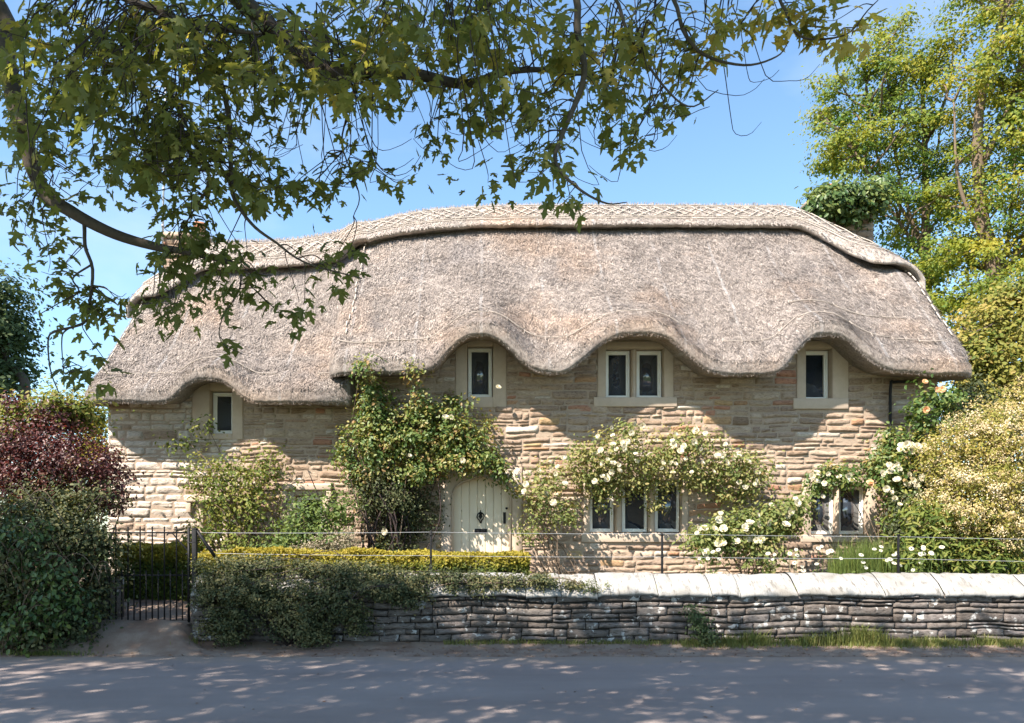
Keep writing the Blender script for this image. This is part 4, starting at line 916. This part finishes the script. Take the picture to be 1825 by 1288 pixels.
plant('laurel_bush', 'glossy laurel bush with long leaves under the cream blossom shrub', 'shrub',
      [(1650, 925, 40, 36, 12.0, .4), (1680, 980, 60, 36, 11.9, .4), (1640, 990, 36, 30, 11.8, .3), (1740, 1000, 56, 28, 11.8, .35), (1790, 1005, 46, 22, 11.8, .3)], [gpt(1680, 12.0)], 118, 200, 14, .14, .135, 'lime', LANCE, .30, .3, .7, .2, 24, .01)
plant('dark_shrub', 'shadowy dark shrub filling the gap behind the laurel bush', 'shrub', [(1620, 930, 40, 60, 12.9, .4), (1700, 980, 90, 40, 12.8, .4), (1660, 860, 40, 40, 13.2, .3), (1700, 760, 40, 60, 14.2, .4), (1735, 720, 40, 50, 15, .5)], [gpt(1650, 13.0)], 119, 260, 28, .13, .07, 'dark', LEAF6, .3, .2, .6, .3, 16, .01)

def blades(mb, rng, n, xs, ys, zf, h, w_, lean=.25, rb=.45):
    x = xs(n); y = ys(n); z = zf(x, y); L = h * rng.uniform(.4, 1.25, n)
    a = rng.uniform(0, 6.28, n); d1 = np.stack([np.cos(a), np.sin(a), 0 * a], -1); ln = rng.uniform(0, lean, n)[:, None] * 2
    sd = np.stack([-np.sin(a + rng.normal(0, .6, n)), np.cos(a), 0 * a], -1) * w_; up = np.array([0, 0, 1.0])
    p = np.stack([x, y, z], -1); m = p + (up * .55 + d1 * ln * .2) * L[:, None]; t = p + (up * .95 + d1 * ln * .75) * L[:, None]
    V = np.stack([p - sd, p + sd, m + sd * .8, m - sd * .8, t], 1); off = np.arange(n)[:, None] * 5
    mb.add(V.reshape(-1, 3), [np.array([[0, 1, 2, 3]]) + off, np.array([[3, 2, 4]]) + off], np.repeat(np.clip(rb + rng.normal(0, .22, n), 0, 1), 5))
rng = np.random.default_rng(61)
root = thing('feathery_plant', 'clump of tall feathery bright green stems in front of the far right window', 'plant', gpt(1555, 12.2))
mb = MB(); blades(mb, rng, 5200, lambda n: np.clip(rng.normal(X_(1552, 12.2), .26, n), X_(1490, 12.2), X_(1612, 12.2)), lambda n: rng.uniform(12.0, 12.5, n), lambda x, y: x * 0 + .55 + .30 * rng.random(len(x)) ** 2, .62, .0045, .22, .7); mb.build('stems', MT['green'], root)
# daisies
disc = [(.0, 0, .006)]; DT = []
for k in range(13):
    a = k / 13 * 6.283; a2 = .2; DT += [(math.cos(a - a2) * .3, math.sin(a - a2) * .3, 0), (math.cos(a - .17) * 1, math.sin(a - .17) * 1, -.1), (math.cos(a + .17) * 1, math.sin(a + .17) * 1, -.1), (math.cos(a + a2) * .3, math.sin(a + a2) * .3, 0)]
dtm = MB()
for k in range(13): dtm.add(np.array(DT[4 * k:4 * k + 4]) * .026, [[(0, 1, 2, 3)]], .7)
dmesh = dtm.build('daisy_flower', MT['petal']); dm_data = dmesh.data; bpy.data.objects.remove(dmesh)
for i, (px, n, lab) in enumerate([(1285, 7, 'daisies on the coping edge left of the white rose bush foot'), (1395, 7, 'daisies above the coping below the low white rose bush'), (1460, 9, 'daisies above the coping below the sill of the far right window'), (1530, 5, 'daisies at the foot of the feathery green plant'), (1580, 9, 'daisies just left of the right hand fence post'), (1650, 10, 'daisies right of the right hand fence post, below the laurel')]):
    root = thing('daisy_plant', 'white ' + lab, 'daisies', gpt(px, 11.35, .72), 'daisies behind the white coping'); mb = MB()
    for k in range(n):
        p = P(px + rng.normal(0, 22), rng.uniform(972, 1022), 11.35 + rng.normal(0, .08)); b = np.array([p[0] + rng.normal(0, .04), p[1] + .05, .62]); tube(mb, resample([b, (b + p) / 2 + rng.normal(0, .015, 3), p], 6), .004, .003, 4)
        o = bpy.data.objects.new('flower', dm_data); C.objects.link(o); o.parent = root; o.location = Vector(p.tolist()) - root.location
        d = Vector((float(rng.normal(-.2, .3)), -.8, float(rng.uniform(.5, 1.2)))); o.rotation_euler = d.to_track_quat('Z', 'Y').to_euler(); k_ = float(rng.uniform(.9, 1.5)); o.scale = (k_, k_, k_)
    x_ = X_(px, 11.35); foliage(mb, rng, np.array([[x_ + rng.normal(0, .14), 11.4, .8 + .1 * rng.random()] for _ in range(14)]), np.tile([[0, -1, .5]], (14, 1)), 12, .06, .06, LANCE, .4, .2)
    mb.build('leaves', MT['green'], root)
# grass and ground cover (uncountable)
def gz_(x, y): return verge_z(x, y) - .01
mb = MB(); px0, px1 = X_(1215, 10.6), 9.5
def gx_(n):
    x = rng.uniform(px0, px1, n * 4); k = (fbm(np.stack([x * 2.1, x * 0, x * 0], -1), 3, 5) > rng.uniform(-.7, .5, n * 4)); x = x[k]; return np.resize(x, n)
blades(mb, rng, 9000, gx_, lambda n: 10.76 - np.abs(rng.normal(0, .12, n)), gz_, .085, .004, .5, .45)
for px, n, h in ((1345, 260, .2), (1480, 200, .2), (1530, 420, .27), (1560, 300, .22), (1440, 180, .16), (1300, 160, .15), (1650, 180, .13), (1750, 200, .14)):
    blades(mb, rng, n, lambda n: rng.normal(X_(px, 10.65), .10, n), lambda n: rng.uniform(10.58, 10.74, n), gz_, h, .005, .5, .35)
blades(mb, rng, 1800, lambda n: rng.uniform(X_(790, 10.6), px0, n), lambda n: 10.74 - np.abs(rng.normal(0, .05, n)), gz_, .07, .004, .5, .5)
blades(mb, rng, 700, lambda n: rng.normal(X_(85, 10.05), .28, n), lambda n: rng.normal(10.02, .06, n), gz_, .07, .004, .5, .3)
blades(mb, rng, 700, lambda n: rng.normal(X_(322, 10.55), .08, n), lambda n: rng.normal(10.6, .1, n), lambda x, y: .03 + .0 * x, .12, .005, .4, .3)
tag(stuff(mb.build('grass', MT['grass'])), 'short green grass growing along the foot of the garden wall', 'grass')
mb = MB(); n = 2600; x = rng.uniform(-9, 9, n); y = np.where(rng.random(n) < .75, rng.uniform(9.75, 10.75, n), rng.uniform(6.4, 9.8, n)); k = (y > 9.7) | (rng.random(n) < .12); x, y = x[k], y[k]; n = len(x)
p = np.stack([x, y, np.where(y > 9.85, verge_z(x, y) + .012, .022)], -1); s, d, nr = orient(rng, np.tile([[0, 0, 1.0]], (n, 1)), 0, .25); mb.inst(LEAF6[0], LEAF6[1], p, s, d, nr, rng.uniform(.012, .05, n), rng.random(n))
tag(stuff(mb.build('leaf_litter', MT['litter'])), 'small dry brown leaves and twigs scattered on the dirt verge', 'leaf litter')
mb = MB(); n = 14000; x = rng.uniform(-3.6, 8.2, n); y = rng.uniform(11.3, 14.0, n); blades(mb, rng, n, lambda m: x, lambda m: y, lambda a, b: garden_z(a, b), .2, .006, .5, .45)
tag(stuff(mb.build('ground_cover', MT['grass'])), 'rough grassy undergrowth in the garden bed before the cottage', 'undergrowth')

# ivy on the chimney
plant('chimney_ivy', 'thick glossy ivy draped round the top of the right hand chimney', 'ivy',
      [(1515, 352, 62, 20, 17.3, .5), (1475, 362, 36, 20, 17.0, .35), (1468, 352, 24, 16, 17.3, .5, 1.5), (1452, 372, 14, 9, 16.9, .2), (1545, 368, 36, 18, 17.2, .3), (1518, 384, 20, 14, 17.2, .12), (1495, 332, 18, 10, 17.4, .3), (1560, 345, 22, 24, 17.5, .4), (1572, 390, 9, 22, 17.5, .2, .6)],
      [(7.6, 17.25, 8.2), (8.3, 17.25, 8.2)], 120, 220, 26, .12, .11, 'ivy', LEAF6, .6, .3, .8, .4, 10, .015, 'stem')

# ------------------------------------------------------------------ trees behind the cottage
def tree(name, label, blobs, trunk, limbs, seed, nclump, per, cr, size, mat, bark='stem', r=(.22, .05), tmpl=LEAF4, rb=.5, rv=.3, nl=70, flat=.42):
    rng = np.random.default_rng(seed); base = trunk[0]; root = thing(name, label, 'tree', base)
    tm = MB(); tp = resample(trunk, 26); tube(tm, tp, r[0], r[1], 9); paths = [tp]
    tm.build('trunk', MT[bark], root, smooth=True)
    lm = MB()
    for l in limbs: q = resample(l, 16); tube(lm, q, r[0] * .30, .02, 6); paths.append(q)
    cl, out = blob_clumps(rng, blobs, nclump); allp = np.concatenate(paths)
    for i in rng.choice(nclump, min(nl, nclump), replace=False):
        c = cl[i]; k = allp[:, 2] < c[2] - .15; a = allp[k] if k.any() else allp; d = np.linalg.norm(a - c, axis=1) + .6 * np.abs(a[:, 2] - (c[2] - 1.0)); j = np.argmin(d)
        limb_to(lm, rng, a[j], c, .045, .012, .05, 8, 4)
    lm.build('limbs', MT[bark], root)
    fm = MB(); foliage(fm, rng, cl, out, per, cr, size, tmpl, rb, rv, .9, .3, .8, flat); fm.build('crown', MT[mat], root)
    return root
tree('ash_tree', 'airy yellow green ash tree behind the right chimney, with slender upright stems',
     [(1535, 180, 84, 80, 24, 2.0), (1500, 262, 50, 50, 23.5, 1.6), (1600, 130, 76, 56, 24, 2), (1480, 150, 22, 50, 24, .8, .6), (1600, 270, 84, 70, 24, 2), (1642, 200, 60, 80, 24.5, 2), (1530, 100, 46, 34, 24, 1.4), (1590, 70, 40, 26, 24, 1.2, .6), (1620, 385, 66, 56, 24, 2), (1680, 330, 56, 76, 24.5, 2), (1570, 350, 46, 34, 23, 1.2), (1680, 460, 66, 60, 24, 2), (1640, 500, 46, 46, 23.5, 1.5), (1690, 560, 60, 50, 23, 1.5), (1465, 235, 18, 16, 23.5, .6)],
     [(13.4, 24, .5), P(1652, 560, 24), P(1650, 400, 24), P(1648, 250, 24), P(1640, 90, 24)],
     [[P(1652, 480, 24), P(1600, 300, 24), P(1580, 130, 24)], [P(1651, 440, 24), P(1570, 300, 23.8), P(1540, 120, 24)], [P(1648, 260, 24), P(1690, 160, 24), P(1700, 60, 24)], [P(1652, 470, 24), P(1560, 330, 23.5), P(1500, 230, 23.5)]], 301, 270, 140, .25, .11, 'ash', rb=.54, rv=.22, r=(.20, .04), nl=110)
tree('ash_tree', 'taller golden green tree filling the top right corner of the view',
     [(1765, 60, 90, 90, 21.5, 2), (1712, 130, 40, 60, 21.5, 1.5), (1792, 220, 70, 84, 21.5, 2), (1742, 325, 70, 70, 21.5, 2), (1805, 390, 56, 80, 21, 2), (1765, 450, 66, 60, 21, 2), (1705, 420, 40, 50, 21.5, 1.5), (1722, 525, 66, 40, 21, 1.5), (1790, -60, 110, 80, 22, 2.2), (1880, 150, 80, 200, 21.5, 2.4), (1880, 420, 70, 160, 21.5, 2)],
     [(14.2, 21.5, .5), P(1775, 520, 21.5), P(1750, 380, 21.5), P(1745, 200, 21.5), P(1790, 20, 21.5)],
     [[P(1765, 450, 21.5), P(1710, 330, 21.5), P(1700, 180, 21.5)], [P(1775, 520, 21.5), P(1800, 400, 21.3), P(1812, 250, 21.5)], [P(1748, 300, 21.5), P(1800, 180, 21.5), P(1830, 40, 21.5)]], 302, 300, 140, .25, .11, 'ash', rv=.22, r=(.26, .07), rb=.60, nl=100)
tree('shrub_tree', 'bushy golden green small tree rising behind the right end of the thatch',
     [(1775, 590, 66, 66, 17.5, 1.2), (1740, 650, 46, 40, 17.3, 1), (1805, 540, 44, 44, 17.6, 1), (1722, 625, 24, 36, 17, .7), (1790, 690, 60, 46, 17.2, 1), (1740, 730, 40, 50, 17, .8), (1880, 620, 70, 110, 17.5, 1.2)],
     [(11.3, 17.6, .5), P(1770, 760, 17.5), P(1775, 640, 17.5), P(1790, 560, 17.5)], [[P(1770, 760, 17.5), P(1735, 680, 17.3), P(1725, 620, 17)], [P(1772, 720, 17.5), P(1815, 620, 17.5), P(1815, 540, 17.6)]], 303, 330, 70, .22, .095, 'goldgreen', 'bark', (.12, .03), LEAF6, .5, .3, 70)
tree('dark_tree', 'distant dark tree at the left edge behind the copper shrub',
     [(-16, 570, 40, 52, 32, 2), (0, 630, 28, 32, 32, 1.5), (-14, 670, 42, 40, 32, 2), (0, 515, 26, 26, 32, 1.4), (-70, 580, 70, 110, 32, 2.4)],
     [(-21.5, 32, .4), P(40, 720, 32), P(12, 640, 32), P(-20, 560, 32)], [[P(12, 640, 32), P(20, 580, 32)], [P(-10, 600, 32), P(0, 520, 32)]], 304, 150, 120, .5, .22, 'fargreen', 'bark', (.28, .08), nl=30)

# ------------------------------------------------------------------ the overhanging maple
rng = np.random.default_rng(404)
TB = np.array([-7.2, 1.2, -.05])
maple = thing('maple_tree', 'large maple leaning over the road, its drooping lobed leaves framing the top of the view', 'tree', TB)
tm = MB(); tr = resample([TB, TB + [.1, .1, 2], TB + [.35, .3, 4.2], TB + [.5, .5, 6.5], TB + [.9, .4, 9]], 26); tube(tm, tr, .46, .16, 14); tm.build('trunk', MT['bark'], maple, smooth=True)
def BP(l): return [P(*q) for q in l]
B = []      # (path, r0, r1)
B.append((resample([TB + [.35, .3, 4.3], np.array([-6.0, 3.0, 5.8]), np.array([-4.9, 5.2, 6.4]), P(-30, -20, 6.2)] + BP([(12, 115, 6.1), (38, 230, 6.0), (75, 335, 6.0), (130, 378, 5.9), (205, 417, 5.9), (285, 441, 5.9), (330, 448, 5.8), (420, 470, 5.7)]), 60), .10, .016))
B.append((resample([TB + [.4, .35, 5.2], np.array([-4.6, 2.8, 6.6]), np.array([-2.8, 4.6, 6.0]), P(470, 40, 5.6)] + BP([(575, 122, 5.5), (650, 127, 5.5), (740, 133, 5.5), (830, 150, 5.5), (900, 128, 5.6), (985, 125, 5.7), (1090, 140, 5.8)]), 60), .09, .008))
B.append((resample([np.array([-2.9, 4.5, 6.05]), P(160, -60, 5.0)] + BP([(290, 22, 4.9), (330, 46, 4.9), (412, 55, 4.8), (470, 60, 4.8)]), 30), .03, .008))
B.append((resample([P(300, 20, 5.2)] + BP([(368, 90, 5.2), (405, 190, 5.2), (412, 300, 5.2), (416, 350, 5.2), (450, 400, 5.2), (492, 432, 5.2), (545, 468, 5.2), (645, 496, 5.2)]), 40), .022, .004))
B.append((resample(BP([(250, 60, 5.6), (285, 120, 5.6), (315, 190, 5.6), (345, 250, 5.5), (372, 320, 5.5), (330, 400, 5.5)]), 24), .02, .005))
B.append((resample([np.array([-1.9, 4.9, 6.4]), P(760, -90, 4.8), P(1000, -40, 4.8)] + BP([(1030, 60, 4.8), (1040, 140, 4.8), (1000, 245, 4.8), (990, 290, 4.8), (1030, 335, 4.8), (1080, 362, 4.8), (1118, 360, 4.8)]), 40), .03, .0025))
B.append((resample([P(1000, -40, 4.8), P(1180, -20, 5.0)] + BP([(1220, 60, 5.0), (1260, 100, 5.0), (1330, 116, 5.0), (1385, 100, 5.0), (1405, 75, 5.0)]), 30), .016, .003))
B.append((resample([P(1180, -20, 5.0), P(1340, -60, 5.0)] + BP([(1395, 10, 5.0), (1415, 55, 5.0), (1450, 70, 5.0), (1510, 60, 5.0), (1545, 20, 5.0), (1565, 0, 5.0)]), 30), .012, .003))
B.append((resample([P(1000, -40, 4.8), P(1090, -10, 4.9)] + BP([(1120, 60, 4.9), (1180, 150, 4.9), (1230, 190, 4.9), (1280, 160, 4.9)]), 24), .014, .003))
B.append((resample(BP([(140, 378, 5.9), (150, 400, 5.9), (152, 440, 5.85), (165, 480, 5.8), (160, 540, 5.8), (150, 575, 5.8), (100, 590, 5.7), (86, 605, 5.7), (90, 660, 5.7), (105, 700, 5.7)]), 34), .016, .004))
B.append((resample(BP([(150, 575, 5.8), (118, 588, 5.8), (110, 610, 5.8), (115, 680, 5.8)]), 20), .008, .003))
B.append((resample(BP([(165, 470, 5.8), (130, 495, 5.8), (140, 520, 5.8), (105, 540, 5.8), (70, 560, 5.8)]), 20), .008, .003))
B.append((resample(BP([(430, 490, 5.6), (425, 520, 5.6), (395, 570, 5.6), (395, 610, 5.6), (435, 632, 5.6)]), 20), .007, .002))
B.append((resample(BP([(615, 130, 5.5), (618, 200, 5.5), (610, 260, 5.5), (640, 345, 5.5), (630, 385, 5.5)]), 20), .008, .003))
lm = MB()
for p, r0, r1 in B: tube(lm, p, r0, r1, 7)
# limbs that carry the high crown
for q in ([TB + [.5, .5, 6.3], (-5, 2, 8.2), (-2, 3.2, 8.9)], [TB + [.5, .5, 6.0], (-4, .8, 7.6), (0, 2.4, 8.2), (3, 3.2, 8.0)], [TB + [.4, .4, 5], (-9, 2.6, 7), (-11, 4, 8)], [TB + [.5, .5, 6.5], (-6, -1, 8), (-3, -2, 8.5)], [TB + [.9, .4, 8.5], (-5, 2.5, 9.6), (-3, 4, 9.4)]):
    tube(lm, resample([np.array(a, float) for a in q], 20), .12, .03, 7)
lm.build('branches', MT['bark'], maple, smooth=True)
allb = np.concatenate([p for p, _, _ in B])
masses = [(90, 180, 100, 70, 4.6, 6.2, 22), (250, 220, 150, 70, 4.4, 6.2, 30), (420, 230, 110, 70, 4.4, 6.2, 22), (200, 60, 200, 70, 3.2, 5.6, 40), (420, 60, 200, 70, 3.2, 5.6, 36), (330, 370, 80, 40, 5, 6, 12), (230, 300, 90, 40, 5, 6.2, 12), (640, 90, 120, 60, 4, 6, 16), (110, 90, 120, 100, 3.6, 6, 38), (340, 140, 190, 130, 3.4, 6, 76), (300, 300, 120, 70, 4.6, 6.2, 34), (560, 90, 170, 90, 3.2, 6, 56), (770, 60, 140, 66, 3.6, 6, 36), (60, 270, 60, 70, 5, 6.4, 14), (55, 380, 50, 50, 5.4, 6.4, 10),
          (90, 470, 46, 30, 5.6, 6.2, 6), (115, 535, 40, 22, 5.6, 6.0, 5), (180, 530, 60, 14, 5.6, 6, 7), (245, 550, 70, 18, 5.4, 6, 9), (300, 560, 30, 14, 5.4, 6, 4), (360, 450, 90, 32, 5.2, 6, 20), (440, 500, 70, 30, 5.2, 6, 11), (520, 540, 34, 20, 5.2, 5.8, 5), (610, 468, 50, 14, 5.1, 5.6, 6), (410, 600, 14, 12, 5.5, 5.7, 2),
          (150, 670, 40, 20, 5.6, 5.8, 6), (470, 330, 84, 34, 4.8, 6, 16), (560, 320, 70, 24, 5, 6, 9), (630, 250, 40, 50, 5, 6, 4), (755, 225, 30, 26, 5, 5.8, 4), (750, 312, 22, 8, 5.2, 5.6, 2), (785, 268, 20, 12, 5.2, 5.6, 2), (720, 150, 60, 40, 5, 6, 6),
          (900, 90, 120, 84, 4.2, 6, 32), (930, 205, 100, 50, 4.6, 5.8, 18), (950, 290, 60, 30, 4.7, 5.4, 8), (1000, 345, 26, 6, 4.7, 5, 2), (1045, 352, 14, 5, 4.8, 5, 1), (880, 318, 26, 12, 5, 5.4, 2), (1080, 80, 100, 80, 4.4, 6, 24), (1095, 195, 70, 46, 4.8, 5.8, 10), (1140, 270, 26, 22, 4.9, 5.4, 3), (1200, 195, 36, 26, 5, 5.6, 4), (1250, 110, 50, 34, 4.8, 5.6, 7), (1200, 40, 110, 46, 4.6, 5.8, 15), (1340, 30, 60, 30, 4.9, 5.4, 6), (1465, 36, 46, 30, 4.9, 5.2, 7), (1525, 60, 14, 8, 5, 5.1, 2), (1440, 5, 70, 10, 4.9, 5.2, 4)]
tw = MB(); lv = MB(); lp, ln_, lr, lsz = [], [], [], []
def twig(a, b, r=.005, hook=0):
    L = np.linalg.norm(b - a); m1 = a * .72 + b * .28 + np.array([rng.normal(0, .07), rng.normal(0, .07), .10]) * L; m2 = a * .3 + b * .7 + np.array([rng.normal(0, .07), rng.normal(0, .07), -.10]) * L
    pts = [a, m1, m2, b]
    if hook: pts.append(b + np.array([hook * .12, rng.normal(0, .03), .02])); pts.append(b + np.array([hook * .2, rng.normal(0, .04), .10]))
    q = resample(pts, 14); tube(tw, q, r, .0017, 4, cap=False); return q
for (px, py, rx, ry, ya, yb, n) in masses:
    for _ in range(int(n * (0.88 if px < 700 else 1.0))):
        a, r = rng.uniform(0, 6.28), rng.random() ** .5; ya_ = max(ya, 4.1); Y = ya_ + (yb - ya_) * rng.random() ** .7
        b = P(px + rx * r * math.cos(a), py + ry * r * math.sin(a), Y)
        k = allb[:, 2] > b[2] + .02; c = allb[k] if k.any() else allb; d = np.linalg.norm((c - b) * [1, .8, .7], axis=1); j = np.argmin(d)
        q = twig(c[j], b, .0042 + .0016 * min(2.5, d[j]))
        m = rng.integers(5, 11); base = q[rng.integers(8, 14, m)]
        ang = rng.normal(0, 1, (m, 3)) * .07; lp.append(base + ang + [0, 0, -.02]); ln_.append(np.tile([[-.15, -.35, .75]], (m, 1)) + ang * 6)
        ex = np.clip((px - 600) / 900, 0, 1) * .35 + np.clip((120 - py) / 200, -.2, .1)  # leaf colour yellower to the right, standing in for sun through the leaves
        lr.append(np.clip(rng.normal(.27 + ex * 1.2, .2, m), 0, 1)); lsz.append(rng.uniform(.06, .122, m) * rng.uniform(.8, 1.15))
lp = np.concatenate(lp); ln_ = np.concatenate(ln_); lr = np.concatenate(lr); lsz = np.concatenate(lsz)
s, d, nr = orient(rng, ln_, 1.0, .75); lv.inst(MAPLE[0], MAPLE[1], lp, s, d, nr, lsz, lr)
for i in range(85):        # bare hooked twigs
    x = rng.uniform(40, 1330); y0 = rng.uniform(-20, 110); env = np.interp(x, [40, 160, 420, 640, 700, 900, 1000, 1150, 1260, 1330], [420, 330, 330, 330, 260, 330, 340, 300, 230, 120]); Y = rng.uniform(4.6, 6)
    y1 = y0 + (env - y0) * rng.uniform(.55, 1.05); a0 = P(x, y0, Y); c0 = allb[np.argmin(np.linalg.norm(allb - a0, axis=1))]; tube(tw, resample([c0, (c0 + a0) / 2 + [0, 0, .06], a0], 8), .006, .0045, 4); twig(a0, P(x + rng.normal(25, 40), y1, Y + rng.normal(0, .2)), .0045, rng.choice([-1, 1, 1]))
tw.build('twigs', MT['twig'], maple)
lv.build('drooping_leaves', MT['maple'], maple)
# high crown over the road (mostly above the view): gives the dappled shade
cn = 1120; els = [((-12.2, 3.7, 10.6), (2.6, 1.0, 1.2)), ((-8, 3.7, 10.1), (2.6, .9, 1.1)), ((-4.2, 3.7, 9.9), (2.2, .8, 1.0)), ((-.6, 3.7, 9.9), (2.2, .7, .9)), ((-6, 2.6, 8.4), (5.2, 3.0, 1.9)), ((-1.0, 2.6, 8.2), (4.2, 2.6, 1.6)), ((3.2, 2.4, 8.2), (3.6, 2.4, 1.4)), ((-10.5, 2.8, 8.0), (3.4, 3.2, 2.0)), ((-5, -2, 9), (5, 3, 2)), ((-7, 3.5, 6.9), (3.0, 1.8, 1.0)), ((-3, 1.6, 10), (5, 3, 1.6))]
k = rng.choice(len(els), cn, p=[.12, .10, .07, .025, .15, .13, .08, .10, .09, .05, .085]); dd = norm(rng.normal(0, 1, (cn, 3))); rr = rng.random(cn) ** .4
cl = np.array([els[i][0] for i in k]) + dd * rr[:, None] * np.array([els[i][1] for i in k])
def zone(p):
    px = VX + p[:, 0] / np.maximum(p[:, 1], .05) * F; py = HY - (p[:, 2] - EYE) / np.maximum(p[:, 1], .05) * F
    vis = (p[:, 1] > .05) & (py > -50) & (px > -60) & (px < 1885)
    return (~vis) & (p[:, 1] + .645 * p[:, 2] < np.interp(p[:, 0], [-10.5, -8.5, -6], [11.9, 11.5, 11.15]))
fm = MB(); foliage(fm, rng, cl, dd, 21, .27, .19, MAPLE_S, .35, .3, .8, .8, .7, .5, zone)
fm.build('crown', MT['maple'], maple)
